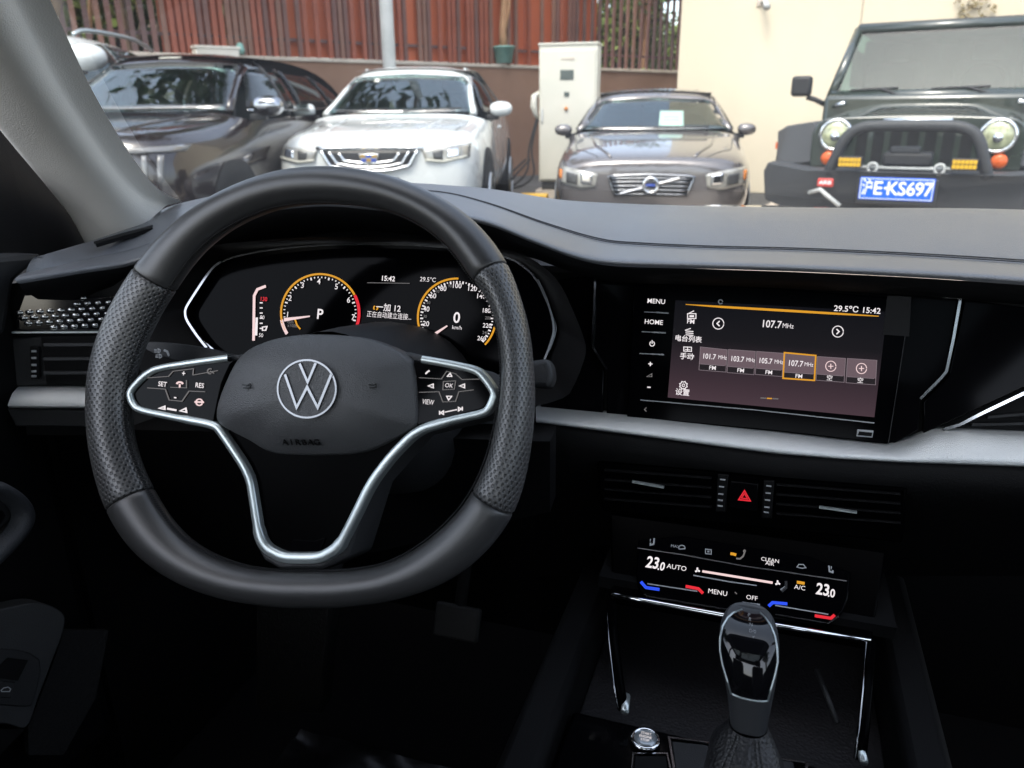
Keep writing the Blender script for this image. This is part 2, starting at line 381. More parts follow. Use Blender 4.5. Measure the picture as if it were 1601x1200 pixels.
MB().grid([[p + Vector((0, .0035, -.0035)) for p in lip], [p + Vector((0, .005, -.009)) for p in lip], [p + Vector((0, .02, -.022)) for p in lip], [p + Vector((0, .075, -.036)) for p in lip]]).build('brow_face', M_deep, dash, smooth=True)  # shade under the lip put into a deep black colour
MB().grid(rows).build('top_pad', M_pad, dash, smooth=True, subs=1)
# twin stitching lines on the top
for off, nm in ((.004, 'stitch_line'), (.012, 'stitch_line')):
    ln = [a.lerp(b, off / max(.02, (b - a).length)) + dz * .0006 for a, b in zip(sti, far)]
    MB().tube(ln[38:], .0006, 6).build(nm, MATS.get('dash_thread') or mat('dash_thread', (.034, .036, .041), .6), dash, smooth=True)
# planes
DP = Plane(PY(1215, 562, .755), (0, -cos(radians(17)), sin(radians(17))))      # centre stack glass
LPn = Vector((.447, -.885, .13)); LP = Plane(PY(160, 520, .615), LPn, (.894, .447, 0))
CP = Plane(PY(580, 480, .66), (0, -cos(radians(20)), sin(radians(20))))
# black carrier behind everything
plate('lower_carrier', [(845, 425), (960, 428), (1100, 434), (1330, 440), (1600, 452), (2100, 480), (2100, 760), (1600, 715), (1215, 690), (840, 655)], DP, .03, M_deep, dash, off=-.012)
plate('gloss_panel', [(931, 430), (1071, 437), (1225, 447), (1408, 456), (1451, 460), (1502, 466), (1478, 585), (1439, 624), (1436, 672), (1389, 698), (1215, 684), (1023, 664), (948, 655), (949, 578), (926, 540)], DP, .01, M_piano, dash, off=-.003, bevel=.001)
plate('gloss_panel', [(845, 440), (926, 431), (921, 540), (944, 580), (942, 652), (845, 640)], DP, .01, M_piano, dash, off=-.004, bevel=.001)
plate('gloss_panel', [(1508, 468), (1600, 480), (2000, 520), (2000, 640), (1600, 606), (1474, 664), (1444, 678), (1444, 628), (1484, 587)], DP, .01, M_piano, dash, off=-.004, bevel=.001)
strip('chrome_moulding', [(905, 428), (931, 430), (1071, 436.5), (1225, 447), (1408, 455.5), (1451, 460), (1478, 464), (1502, 465)], DP, [1, 2.2, 2.4, 2.4, 2.4, 3, 4, 4], M_chrome, dash, off=.001, thick=.004)
strip('chrome_moulding', [(931, 430), (929, 480), (926, 535), (929, 546), (949, 577)], DP, 3.2, M_chrome, dash, off=.0012, thick=.004)
strip('chrome_moulding', [(1502, 465), (1491, 528), (1480, 580), (1472, 590), (1439, 623)], DP, 4.2, M_chrome, dash, off=.0012, thick=.004)
# right vent: dark wedge with slats between gloss panel and silver trim
vent = plate('air_vent', [(1488, 672), (1600, 618), (1900, 560), (1900, 700), (1600, 676)], DP, .02, M_deep, dash, off=-.006)
strip('chrome_moulding', [(1475, 671), (1500, 664), (1535, 646), (1600, 615), (1700, 570), (1900, 500)], DP, 5, M_chrome, dash, off=.002, thick=.005)
for a, b in (((1545, 652), (1900, 622)), ((1520, 664), (1900, 655))):
    strip('slat', [a, b], DP, 5, M_soft, vent, off=.000, thick=.006)
# silver ledge, right
TOPE = [(838, 636), (930, 645), (1023, 653), (1120, 664), (1215, 674), (1310, 686), (1384, 694), (1405, 693), (1427, 688), (1461, 675), (1520, 675), (1600, 679), (1750, 688), (2100, 705)]
BOTE = [(838, 658), (930, 670), (1023, 682), (1120, 695), (1215, 707), (1310, 715), (1384, 719), (1405, 720), (1427, 721), (1461, 722), (1520, 724), (1600, 727), (1750, 734), (2100, 750)]
def ledge(name, top, bot, Yt, Yb, m, parent, dp=.02, under=.02):
    T = [PY(x, y, Yt(i) if callable(Yt) else Yt) for i, (x, y) in enumerate(top)]; B = [PY(x, y, Yb(i) if callable(Yb) else Yb) for i, (x, y) in enumerate(bot)]
    rows = [[t + Vector((0, .02, -.002)) for t in T], T]
    for k in (.15, .5, .85): rows.append([a.lerp(b, k) + Vector((0, -.2, 1)).normalized() * .003 * sin(pi * k) for a, b in zip(T, B)])
    rows += [B, [b + Vector((0, .003, -.003)) for b in B], [b + Vector((0, under, -.004)) for b in B]]
    return MB().grid(rows).build(name, m, parent, smooth=True)
ledge('trim_strip', TOPE, BOTE, .735, .705, M_trim, dash)
# dark lower dash below the ledge: soft face that rolls under
LOW = [[(838, 660), (1023, 684), (1215, 709), (1405, 722), (1600, 729), (2100, 752)], [(838, 690), (1023, 712), (1215, 738), (1405, 752), (1600, 762), (2100, 790)],
       [(838, 740), (1023, 760), (1215, 775), (1405, 790), (1600, 800), (2100, 830)], [(838, 900), (1023, 900), (1215, 900), (1405, 900), (1600, 900), (2100, 900)]]
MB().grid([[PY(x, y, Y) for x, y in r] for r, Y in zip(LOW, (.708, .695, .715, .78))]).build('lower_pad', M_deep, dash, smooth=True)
# centre vents + hazard row
VP = Plane(PY(1165, 775, .70), (0, -cos(radians(8)), sin(radians(8))))
cv = plate('centre_vent_panel', [(932, 722), (1420, 762), (1412, 850), (940, 800)], VP, .03, M_satin, dash, off=.006, bevel=.003)
for x0, x1, s0 in ((945, 1112, .075), (1214, 1408, .075)):
    for k in range(4):
        y = 735 + k * 15 + (x0 - 945) * .085
        strip('slat', [(x0, y), (x1, y + (x1 - x0) * s0)], VP, 3, M_deep, cv, off=.010, thick=.003)
strip('vent_tab', [(988, 753), (1038, 762)], VP, 3.4, M_silver, cv, off=.013, thick=.003)
strip('vent_tab', [(1281, 793), (1340, 801.5)], VP, 3.4, M_silver, cv, off=.013, thick=.003)
for xs, ys in (((1130, 1128, 1127, 1126, 1126), (750, 761, 772.5, 782, 791)), ((1202, 1201, 1200, 1199, 1198), (760, 771, 782, 793, 801))):
    wh = plate('thumbwheel', [(xs[0] - 8, ys[0] - 9), (xs[0] + 9, ys[0] - 8), (xs[4] + 9, ys[4] + 10), (xs[4] - 8, ys[4] + 9)], VP, .004, M_deep, cv, off=.009, bevel=.001)
    for x, y in zip(xs, ys): strip('wheel_rib', [(x - 4, y - .5), (x + 4, y + .5)], VP, 1.6, M_print, cv, off=.0105, thick=.002)
hz = plate('hazard_button', [(1142, 752), (1186, 757), (1184, 800), (1140, 794)], VP, .005, M_piano, dash, off=.010, bevel=.001)
for s_, w_ in ((1.0, 1.8), (.5, 1.4)):
    strip('warning_triangle', [(1164, 776 - 9 * s_), (1164 + 9 * s_, 777 + 6 * s_), (1164 - 9 * s_, 776 + 5 * s_)], VP, w_, M_red, hz, off=.0115, closed=True)

# left end of the dashboard: decor panel with dots, vent, silver strip
dec = plate('decor_panel', [(37, 460), (97, 456), (108, 467), (171, 463), (300, 447), (345, 440), (330, 520), (172, 517), (23, 517), (24, 496)], LP, .012, mat('decor_gloss', (.004, .004, .005), .08, spec=.8), dash, off=0, bevel=.0015)
dot0 = None
for r in range(7):
    for c in range(16):
        u = -2 + c * 19 + (r % 2) * 9.5 + (7 - r) * 1.2; y = 470 + r * 8.6
        x = 26 + u * .86; y -= (x - 26) * .055 - 2
        sz = 1.0 - .042 * c - .03 * (r < 2) * (c < 5)
        if r < 2 and x < 120: continue
        if y < 466 or y > 512 or x < 28 or x > 185: continue
        p = LP.at(x, y, .0002)
        if dot0 is None:
            v = [Vector((0, 0, .0011))]; F = []
            for i in range(10):
                a = 2 * pi * i / 10; v += [Vector((.0036 * cos(a), .0024 * sin(a), .0008)), Vector((.0046 * cos(a), .0032 * sin(a), 0))]
            for i in range(10):
                j = (i + 1) % 10; F += [(0, 1 + 2 * i, 1 + 2 * j), (1 + 2 * i, 2 + 2 * i, 2 + 2 * j, 1 + 2 * j)]
            me = bpy.data.meshes.new('dot'); me.from_pydata(v, [], F); me.materials.append(mat('dot_metal', (.40, .41, .41), .25, metal=1.0)); me.polygons.foreach_set('use_smooth', [True] * len(me.polygons))
            dot0 = me
        o = bpy.data.objects.new('decor_dot', dot0); COL.objects.link(o); o.parent = dec
        R = Matrix((LP.ux, LP.uy, LP.n)).transposed().to_4x4()
        o.matrix_parent_inverse = Matrix(); o.matrix_world = Matrix.Translation(p) @ R @ Matrix.Scale(sz, 4)
strip('chrome_moulding', [(18, 519.5), (156, 519), (330, 521)], LP, 2.6, M_silver, dash, off=.003, thick=.006)
lv = plate('air_vent', [(16, 526), (160, 523), (160, 601), (22, 606)], LP, .02, M_soft, dash, off=-.002, bevel=.003)
plate('vent_opening', [(64, 525), (160, 524), (160, 600), (73, 601)], LP, .01, M_deep, lv, off=.0006)
for y in (539, 561, 583): strip('slat', [(68, y), (160, y - .5)], LP, 4.5, M_slat, lv, off=.004, thick=.004)
th = plate('thumbwheel', [(46, 541), (61, 541), (62, 592), (48, 593)], LP, .004, M_deep, lv, off=.003, bevel=.001)
for y in (549, 559.5, 570.5, 580.5, 588): strip('wheel_rib', [(49, y), (56, y)], LP, 3, M_print, lv, off=.005, thick=.002)
T2 = [(28, 605), (60, 605), (136, 605), (240, 607), (330, 612)]; B2 = [(12, 633), (60, 634), (136, 634), (240, 637), (330, 642)]
LPt = [LP.at(x, y) for x, y in T2]; LPb = [LP.at(x, y, .022) for x, y in B2]
MB().grid([[p - LP.n * .02 for p in LPt], LPt, [a.lerp(b, .5) + dz * .003 for a, b in zip(LPt, LPb)], LPb, [p - dz * .003 - LP.n * .001 for p in LPb], [p - dz * .004 - LP.n * .02 for p in LPb]]).build('trim_strip', M_trim, dash, smooth=True)
plate('lower_panel', [(10, 638), (345, 645), (345, 672), (136, 668), (24, 667)], LP, .02, M_soft, dash, off=.015, bevel=.002)
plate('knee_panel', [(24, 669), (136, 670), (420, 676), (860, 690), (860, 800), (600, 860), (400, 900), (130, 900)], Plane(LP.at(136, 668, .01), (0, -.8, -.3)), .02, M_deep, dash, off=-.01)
# side of the dash behind the decor panel, up under the top pad
plate('side_carrier', [(5, 445), (110, 430), (215, 415), (350, 395), (350, 680), (0, 680)], LP, .02, M_deep, dash, off=-.008)
# slot of the demister vent on the left top
dv = [PY(x, y, Y) + dz * .004 for x, y, Y in ((152, 389.5, .655), (190, 378, .69), (240, 364, .73))]
dw = [PY(x, y, Y) + dz * .004 for x, y, Y in ((150, 386.5, .66), (188, 374.5, .70), (240, 360, .74))]
MB().grid([dw, dv]).build('demister_vent', M_deep, dash, solid=.004)
MB().tube([p + dz * .001 for p in dw], .0018, 6).build('vent_edge', M_soft, dash, smooth=True)

# ================================================================== INSTRUMENT CLUSTER
clu = empty('instrument_cluster', CP.at(580, 560, -.02), 'black instrument cluster with two orange ringed dials behind the steering wheel', 'instrument cluster')
CO = chaikin([(287, 488), (300, 465), (330, 419), (360, 402), (420, 390), (520, 381), (640, 382), (720, 388), (800, 402), (838, 432), (864, 492), (870, 515), (860, 545), (845, 575), (700, 600), (430, 600), (345, 556), (308, 525)], 2)
housing = plate('housing', CO, CP, .03, M_glassblk, clu, off=-.004)
strip('chrome_rim', CO, CP, 3.0, M_darkchrome, clu, off=.004, thick=.012, closed=True, smooth=False)
strip('chrome_rim', chaikin([(330, 552), (308, 525), (290, 498), (289, 483), (300, 465), (330, 419), (352, 404)], 2, False), CP, 3.4, M_darkchrome, clu, off=.006, thick=.010)
strip('chrome_rim', chaikin([(835, 425), (853, 462), (865, 500), (866, 520), (858, 545), (848, 570)], 2, False), CP, 3.4, M_darkchrome, clu, off=.006, thick=.010)
scr = plate('display', [(380, 425), (600, 412), (800, 425), (800, 580), (380, 580)], CP, .004, M_glassblk, clu, off=.0)
MB().box((0, 0, 0), (0, 0, 0))
# hood tunnel around the cluster
edge_in = [CP.at(x, y, -.002) for x, y in CO]
cxp = CP.at(580, 490)
edge_out = []
for p in edge_in:
    d = (p - cxp); q = p + d * .22 + Vector((0, -.055, .0)); edge_out.append(q)
MB().grid([edge_in, [a.lerp(b, .5) + Vector((0, .004, 0)) for a, b in zip(edge_in, edge_out)], edge_out], closed=True).build('hood_surround', M_deep, clu, smooth=True)
ci = .0018
def dial(cx, cy, r, arcs, ticks, nums, centre, unit, needle):
    for a0, a1, wpx, mm_ in arcs: strip('dial_arc', arcpx(cx, cy, r, r * 1.0, a0, a1, 48), CP, wpx, mm_, scr, off=ci)
    mb = MB()
    for a, big in ticks:
        c_, s_ = cos(radians(a)), sin(radians(a)); r0, r1 = r - 4, r - (8 if big else 6.2)
        p = [CP.at(cx + q * c_, cy - q * s_, ci) for q in (r0, r1)]
        mb.ribbon(p, .0013 if big else .0008, CP.n)
    tag(mb.build('dial_ticks', M_white, scr), kind='stuff')
    for t_, x, y, h in nums: text('dial_number', t_, x, y, h, CP, M_white if h > 6 else M_dim, scr, ci, bold=.01)
    text('dial_readout', centre[0], centre[1], centre[2], centre[3], CP, M_white, scr, ci, bold=.02)
    if unit: text('dial_unit', *unit, CP, M_white, scr, ci)
    p = [CP.at(x, y, ci + .001) for x, y in needle]
    MB().ribbon(p, [.0035, .0012], CP.n).build('needle', M_warm, scr)
dial(500, 489, 61, [(206, 28, 2.6, M_amber), (27, -40, 4.2, M_red), (190, 212, 4.5, M_warm)], [(180 + 12 - k * (204 / 35), k % 5 == 0) for k in range(36)],
     [('1', 449.5, 492, 9), ('2', 453.5, 466, 9), ('3', 473, 446, 9), ('4', 498.5, 440, 9), ('5', 526, 448, 9), ('6', 545, 469, 9), ('7', 552, 496, 9), ('rpm', 454, 503, 5), ('x1000', 457, 509, 5)], ('P', 500, 491.5, 16), None, [(444, 499.5), (484, 494)])
strip('dial_mark', [(461, 499), (464, 508), (469, 514)], CP, 2, M_amber, scr, off=ci)
dial(714, 496, 61, [(224, 88, 2.6, M_amber), (-14, -44, 2.6, M_amber)], [(222 - k * (264 / 52), k % 2 == 0) for k in range(53)],
     [('0', 673, 525, 8), ('20', 666, 506, 8), ('40', 666.5, 483, 8), ('60', 677, 462.5, 8), ('80', 693, 451, 8), ('100', 714, 446.5, 8), ('120', 738, 451, 8), ('140', 752, 463, 8), ('180', 760, 485.5, 7), ('220', 761.5, 509, 7), ('260', 753, 529, 7), ('30', 664.5, 494.5, 4.6), ('50', 670, 473, 4.6), ('70', 684, 455.5, 4.6), ('90', 703.5, 447, 4.6), ('200', 763, 497, 5), ('240', 759, 520, 5)],
     ('0', 714, 497, 17), ('km/h', 714.5, 512, 6), [(667, 530), (699, 509)])
text('clock', '15:42', 606.5, 435.5, 8, CP, M_white, scr, ci, bold=.02)
text('temperature', '29.5°C', 669, 437, 7, CP, M_white, scr, ci)
text('message', '一加 12', 607, 481.5, 9.5, CP, M_white, scr, ci, bold=.015)
text('message', '正在自动建立连接...', 608, 493.5, 7.5, CP, M_white, scr, ci, sx=.86)
for a0 in (110, 290): strip('sync_icon', arcpx(587, 481, 3, 3, a0, a0 + 120, 8), CP, 1.6, M_amber, scr, off=ci)
strip('display_line', [(574, 441.5), (640, 442.5)], CP, .8, M_dim, scr, off=ci)
strip('display_line', [(630, 546), (672, 546), (676, 544)], CP, 1.8, M_amber, scr, off=ci)
text('odometer', '3168km', 665, 553.5, 6.5, CP, M_white, scr, ci)
strip('temperature_bracket', [(415, 447), (402, 452), (397, 462), (396, 532)], CP, 3.6, M_warm, scr, off=ci)
text('gauge_number', '130', 412, 467.5, 6.5, CP, M_red, scr, ci, bold=.02)
text('gauge_number', '90', 410, 496, 6, CP, M_white, scr, ci)
text('gauge_number', '50', 408, 524, 6, CP, M_white, scr, ci)
for k in range(6): strip('gauge_tick', [(406, 473 + k * 8), (410, 473 + k * 8)], CP, 1.6, M_white, scr, off=ci)
strip('gauge_bar', [(401, 496), (400, 524)], CP, 3.2, M_white, scr, off=ci)
strip('engine_icon', [(410, 511), (417, 510), (415, 516), (410, 516)], CP, 1.4, M_white, scr, off=ci, closed=True)

# ================================================================== INFOTAINMENT DISPLAY
inf = empty('infotainment_display', DP.at(1190, 690, -.005), 'glossy black touchscreen showing a radio page at 107.7 MHz in the centre stack', 'touchscreen')
gl = plate('glass_panel', [(991, 438), (1210, 450), (1425, 467), (1389, 694), (1215, 674), (980, 652)], DP, .008, M_glassblk, inf, off=.003, bevel=.0012)
# lit display: dark at the top, brownish violet glow of the page towards its foot (screen content)
dm = bpy.data.materials.new('radio_page'); dm.use_nodes = True; N = dm.node_tree.nodes; LK = dm.node_tree.links
b = N['Principled BSDF']; b.inputs['Base Color'].default_value = (.002, .002, .002, 1); b.inputs['Roughness'].default_value = .1; b.inputs['Specular IOR Level'].default_value = .06
uvn = N.new('ShaderNodeTexCoord'); sp = N.new('ShaderNodeSeparateXYZ'); LK.new(uvn.outputs['UV'], sp.inputs[0])
cr = N.new('ShaderNodeValToRGB'); LK.new(sp.outputs[1], cr.inputs[0]); el = cr.color_ramp.elements
el[0].position = 0; el[0].color = (.060, .036, .046, 1); el[1].position = 1; el[1].color = (.004, .004, .006, 1)
e_ = el.new(.35); e_.color = (.030, .020, .026, 1); e_ = el.new(.62); e_.color = (.008, .007, .009, 1)
LK.new(cr.outputs[0], b.inputs['Emission Color']); b.inputs['Emission Strength'].default_value = 1.1 * EXPF
q = [DP.at(x, y, .0045) for x, y in ((1044, 621), (1367, 652), (1387, 487), (1056, 469))]
me = bpy.data.meshes.new('d'); me.from_pydata([tuple(p) for p in q], [], [(0, 1, 2, 3)]); uvl = me.uv_layers.new()
for i, c in enumerate(((0, 0), (1, 0), (1, 1), (0, 1))): uvl.data[i].uv = c
pg = link('display', me, dm, inf); mo = pg.modifiers.new('s', 'SOLIDIFY'); mo.thickness = .0008
do = .0056
def T(body, x, y, h, m=M_white, nm='caption', **kw): return text(nm, body, x, y, h, DP, m, pg, do, rot=kw.pop('rot', -.0), **kw)
def Ls(pts, wpx, m=M_white, nm='icon', **kw): return strip(nm, pts, DP, wpx, m, pg, off=do, **kw)
Ls([(1072, 475.5), (1130, 479.5), (1225, 485), (1300, 489.5), (1374, 494)], [1, 3.4, 3.8, 3.4, 1.2], M_amber, 'status_line')
T('107.7', 1206, 507, 11.5, bold=.015, sx=.86); T('MHz', 1232, 509.5, 7.5, sx=.85)
T('29.5℃', 1323, 483, 9, bold=.015); T('15:42', 1362, 485.5, 9, bold=.015)
Ls(arcpx(1126.5, 471.5, 3.2, 3.2, 0, 330, 14), 1.6, M_print, 'status_icon')
for cx, cy, s_ in ((1123, 505.5, -1), (1310, 518, 1)):
    Ls(arcpx(cx, cy, 8.6, 8.6, 0, 352, 28), 1.3, closed=False, nm='arrow_button'); Ls([(cx - 2 * s_, cy - 4), (cx + 2 * s_, cy), (cx - 2 * s_, cy + 4)], 1.9, nm='arrow_icon')
Ls([(1075, 490), (1088, 490), (1088, 497.5), (1075, 497.5)], 1.3, closed=True, nm='radio_icon'); Ls([(1077, 489.5), (1085, 485.5)], 1.3, nm='radio_icon'); Ls([(1078, 494), (1085, 494)], 3, nm='radio_icon')
T('FM', 1080, 502.5, 7, bold=.02)
Ls([(1072, 517), (1084, 518)], 1.4, nm='list_icon'); Ls([(1072, 520), (1084, 521)], 1.4, nm='list_icon'); Ls([(1072, 523), (1084, 524)], 1.4, nm='list_icon'); Ls([(1071, 516), (1080, 513)], 1.2, nm='list_icon')
T('电台列表', 1076, 530, 7.5, bold=.02)
Ls([(1069, 542), (1081, 542.5), (1081, 549), (1069, 548.5)], 1.3, closed=True, nm='tuner_icon'); Ls([(1075, 542), (1075, 549)], 1.2, nm='tuner_icon'); Ls([(1071, 546), (1079, 546.5)], 1.2, nm='tuner_icon')
T('手动', 1074, 557.5, 8, bold=.02)
Ls([(1068.5 + (6.4 if k % 2 else 4.9) * cos(k * pi / 8), 602 + (6.4 if k % 2 else 4.9) * sin(k * pi / 8)) for k in range(16)], 1.3, closed=True, nm='gear_icon'); Ls(arcpx(1068.5, 602, 2.1, 2.1, 0, 340, 12), 1.1, nm='gear_icon')
T('设置', 1067, 613.5, 8, bold=.02)
M_tile = emitm('tile_glow', (.26, .18, .21), .55); M_tile2 = emitm('tile_dark', (.03, .022, .027), .5); M_tline = emitm('tile_line', (.45, .36, .40), .45)
tiles = [(1095, 1137, 542, 546.5, 578, '101.7'), (1139, 1181, 546, 549, 582, '103.7'), (1183, 1225, 549, 552, 585, '105.7'), (1226.5, 1275.5, 551, 555.5, 591, '107.7'), (1278, 1322, 557, 560, 594, None), (1325, 1371, 560, 563, 598, None)]
for x0, x1, y0, y0b, y1, t_ in tiles:
    sel = t_ == '107.7'; dx = -2.2; y1b = y1 + 3.4; yb = y1 - 9.5
    tile = plate('preset_tile', [(x0, y0), (x1, y0b), (x1 + dx, yb + 3), (x0 + dx, yb)], DP, .0004, M_tile, pg, off=do - .0003)
    plate('preset_foot', [(x0 + dx, yb + .6), (x1 + dx, yb + 3.6), (x1 + dx, y1b), (x0 + dx, y1)], DP, .0004, M_tile2, pg, off=do - .0003)
    strip('preset_frame', [(x0, y0), (x1, y0b), (x1 + dx, y1b), (x0 + dx, y1)], DP, 2.4 if sel else .9, M_amber if sel else M_tline, pg, off=do + .0002, closed=True)
    strip('preset_line', [(x0 + dx + 2, yb), (x1 + dx - 2, yb + 3)], DP, .9, M_tline, pg, off=do + .0002)
    cx = (x0 + x1) / 2; cy = (y0 + yb) / 2 + 2
    if t_:
        text('frequency', t_, cx - 7.5, cy, 8.4 + (.8 if sel else 0), DP, M_white, pg, do + .0004, sx=.80, bold=.015); text('frequency_unit', 'MHz', cx + 13.5, cy + 1.5, 6.4, DP, M_white, pg, do + .0004, sx=.78)
        text('band', 'FM', cx - 2, y1 - 3, 6.4, DP, M_white, pg, do + .0004, bold=.01)
    else:
        strip('plus_ring', arcpx(cx - 1, cy - .5, 8, 8, 0, 352, 24), DP, 1.2, M_warm, pg, off=do + .0003); strip('plus_icon', [(cx - 5, cy - .5), (cx + 3, cy - .5)], DP, 1.3, M_warm, pg, off=do + .0003); strip('plus_icon', [(cx - 1, cy - 4.5), (cx - 1, cy + 3.5)], DP, 1.3, M_warm, pg, off=do + .0003)
        text('band', '空', cx - 3, y1 - 3, 6.6, DP, M_white, pg, do + .0004, bold=.01)
Ls([(1189, 621.8), (1198, 622.3)], 1.7, M_dim, 'page_mark'); Ls([(1199, 622.4), (1207, 622.8)], 1.9, M_amber, 'page_mark'); Ls([(1208, 622.9), (1217, 623.4)], 1.7, M_dim, 'page_mark')
# touch keys left of the display
def G(body, x, y, h, m=M_white, nm='key_caption', **kw): return text(nm, body, x, y, h, DP, m, gl, .0042 - .003 + .003, **kw)
def Gs(pts, wpx, m=M_white, nm='key_icon', **kw): return strip(nm, pts, DP, wpx, m, gl, off=.0042, **kw)
G('MENU', 1026, 471, 7.4, bold=.01); G('HOME', 1022, 503.5, 7.4, bold=.01)
for x, y in ((1026, 488), (1022, 519), (1019, 553)): Gs([(x - 19, y - .8), (x, y + .2)], 1.3, M_print, 'key_line'); Gs([(x, y + .1), (x + 19, y + 1.2)], 2, M_print, 'key_line')
Gs(arcpx(1019.5, 537, 3.6, 3.8, 120, 420, 16), 1.2, nm='power_icon'); Gs([(1019.5, 531.5), (1019.5, 537)], 1.2, nm='power_icon')
Gs([(1013.5, 568.5), (1020, 568.8)], 1.5, nm='plus_icon'); Gs([(1016.7, 565.5), (1016.7, 572)], 1.5, nm='plus_icon')
Gs([(1011, 588.5), (1019, 588.5), (1019, 584)], 1.2, M_dim, closed=True, nm='volume_icon'); Gs([(1012, 605), (1017, 605.3)], 1.8, nm='minus_icon')
Gs([(1001, 625), (1180, 640.5), (1367, 661)], 1.5, M_print, 'panel_line'); Gs([(1010.5, 637), (1007.5, 640), (1010.5, 643)], 1.2, M_dim, 'back_icon')
us = plate('usb_socket', [(1341, 671), (1366, 673), (1364, 684), (1339, 682)], DP, .002, M_print, gl, off=.0046, bevel=.0004)
plate('socket_slot', [(1343, 674), (1364, 676), (1362.5, 682), (1341.5, 680)], DP, .001, M_deep, us, off=.005)
film = plate('film_tab', [(1387, 461.5), (1425, 463), (1421.5, 526), (1380, 523)], DP, .0006, mat('film_tab', (.005, .005, .0055), .5, spec=.2), inf, off=.0048, bevel=.0003)
Gs([(1424, 468), (1410, 560), (1389, 694)], 1.0, M_soft, 'film_edge')

# ================================================================== CLIMATE PANEL
pA, pB, pC = PY(954, 800, .685), PY(956, 928, .62), PY(1361, 1001, .62)
nrm = (pC - pB).cross(pA - pB).normalized()
if nrm.y > 0: nrm = -nrm
KP = Plane(pB, nrm)
cli = empty('climate_panel', KP.at(1160, 960, -.01), 'black climate control panel with two lit 23.0 readouts above the storage tray', 'climate controls')
plate('surround', [(954, 802), (1386, 862), (1363, 1001), (957, 929)], KP, .03, M_satin, cli, off=-.004, bevel=.002)
kp = plate('key_panel', chaikin([(999, 826), (1333, 880), (1324, 950), (1300, 974), (1270, 977), (1010, 933), (993, 912)], 1), KP, .006, M_glassblk, cli, off=.004, bevel=.0015)
MB().tube([KP.at(x, y, .006) for x, y in [(956, 929), (1010, 939.5), (1134, 962), (1209, 976.5), (1361, 1001)]], .0024, 10).build('chrome_strip', M_chrome, cli, smooth=True)
ko = .0052
def K(body, x, y, h, m=M_white, nm='key_caption', **kw): return text(nm, body, x, y, h, KP, m, kp, ko, **kw)
def Ks(pts, wpx, m=M_white, nm='key_icon', **kw): return strip(nm, pts, KP, wpx, m, kp, off=ko, **kw)
Ks([(997, 856.5), (1068, 867), (1160, 884), (1324, 908)], 2, M_darkchrome, 'divider')
K('23', 1020, 880, 18, sx=.78, shear=.1, bold=.03, nm='temperature'); K('.0', 1033.5, 885.5, 13, sx=.78, shear=.1, bold=.03, nm='temperature'); K('23', 1286, 922, 18, sx=.78, shear=.1, bold=.03, nm='temperature'); K('.0', 1299.5, 927.5, 13, sx=.78, shear=.1, bold=.03, nm='temperature')
K('AUTO', 1058, 887, 7.6); K('MENU', 1122, 926, 7.6); K('OFF', 1175.5, 934.5, 7); K('A/C', 1250.5, 918.5, 7); K('CLEAN', 1204, 875.5, 6); K('AIR', 1203.5, 881, 6)
Ks([(1098, 892.5), (1150, 901), (1208, 910.5)], 3.2, M_warm, 'fan_slider')
Ks([(1084, 899), (1140, 909), (1183, 915)], 1.6, M_print, 'slider_groove')
for fx, fy in ((1090.5, 891), (1216, 911)):
    for k in range(3): Ks([(fx + .8 * cos(k * 2.1), fy + .8 * sin(k * 2.1)), (fx + 4 * cos(k * 2.1 + .5), fy + 4 * sin(k * 2.1 + .5))], 2.4, M_white, 'fan_icon')
Ks([(1229, 908), (1229, 918), (1222, 924)], 4, M_soft, 'slider_key'); Ks([(1221, 922), (1228, 917)], 3, M_print, 'slider_key')
Ks([(1002, 909), (1010, 918), (1031, 921)], 4.5, M_blue, 'cooler_mark'); Ks([(1072, 916), (1092, 920), (1099, 927)], 4.5, M_red, 'warmer_mark')
Ks([(1012, 912), (1090, 924)], 1.6, M_print, 'temp_groove'); Ks([(1008, 928), (1012, 932), (1160, 956)], 2.6, M_darkchrome, 'panel_edge')
Ks([(1202, 947), (1208, 941.5), (1231, 943.5)], 4.5, M_blue, 'cooler_mark'); Ks([(1274, 962), (1299, 966), (1305, 961)], 4.5, M_red, 'warmer_mark')
Ks([(1212, 946), (1295, 960)], 1.6, M_print, 'temp_groove'); Ks([(1212, 960), (1295, 974), (1311, 963)], 2.6, M_darkchrome, 'panel_edge')
Ks([(1161, 941.5), (1188, 945)], 2.4, M_print, 'off_bar')
Ks([(1142, 865), (1146.5, 865.5), (1151, 867)], 4, M_amber, 'indicator_light'); Ks([(1246, 909.5), (1258, 911.5)], 4.2, M_amber, 'indicator_light')
Ks([(1164, 863), (1162, 869), (1157, 873), (1151, 872.5)], 2.2, M_dim, 'airflow_icon'); Ks(arcpx(1164, 861, 1.5, 1.5, 0, 340, 10), 1.5, M_dim, 'airflow_icon')
for x, y, s_ in ((1018, 847, 1), (1301, 890, -1)): Ks([(x + 5 * s_, y - 6), (x + 4 * s_, y + 3), (x - 1 * s_, y + 4.5), (x - 1 * s_, y + 1)], 2.2, M_print, 'seat_icon'); Ks([(x - 1, y - 5), (x - 1.5, y - 1)], 1.2, M_print, 'seat_icon')
K('MAX', 1056, 854, 4.5, M_print); Ks(arcpx(1066, 856, 5, 4, 200, -20, 12) + [(1063, 858)], 1.3, M_print, 'defrost_icon', closed=True)
Ks([(1103, 858), (1112, 859), (1112, 866), (1103, 865)], 1.3, M_print, 'defrost_icon', closed=True); Ks([(1106, 861.5), (1109, 862)], 2.5, M_print, 'defrost_icon')
Ks([(1246, 886), (1249, 882), (1256, 882), (1260, 887), (1254, 888)], 1.3, M_print, 'recirculate_icon', closed=True)
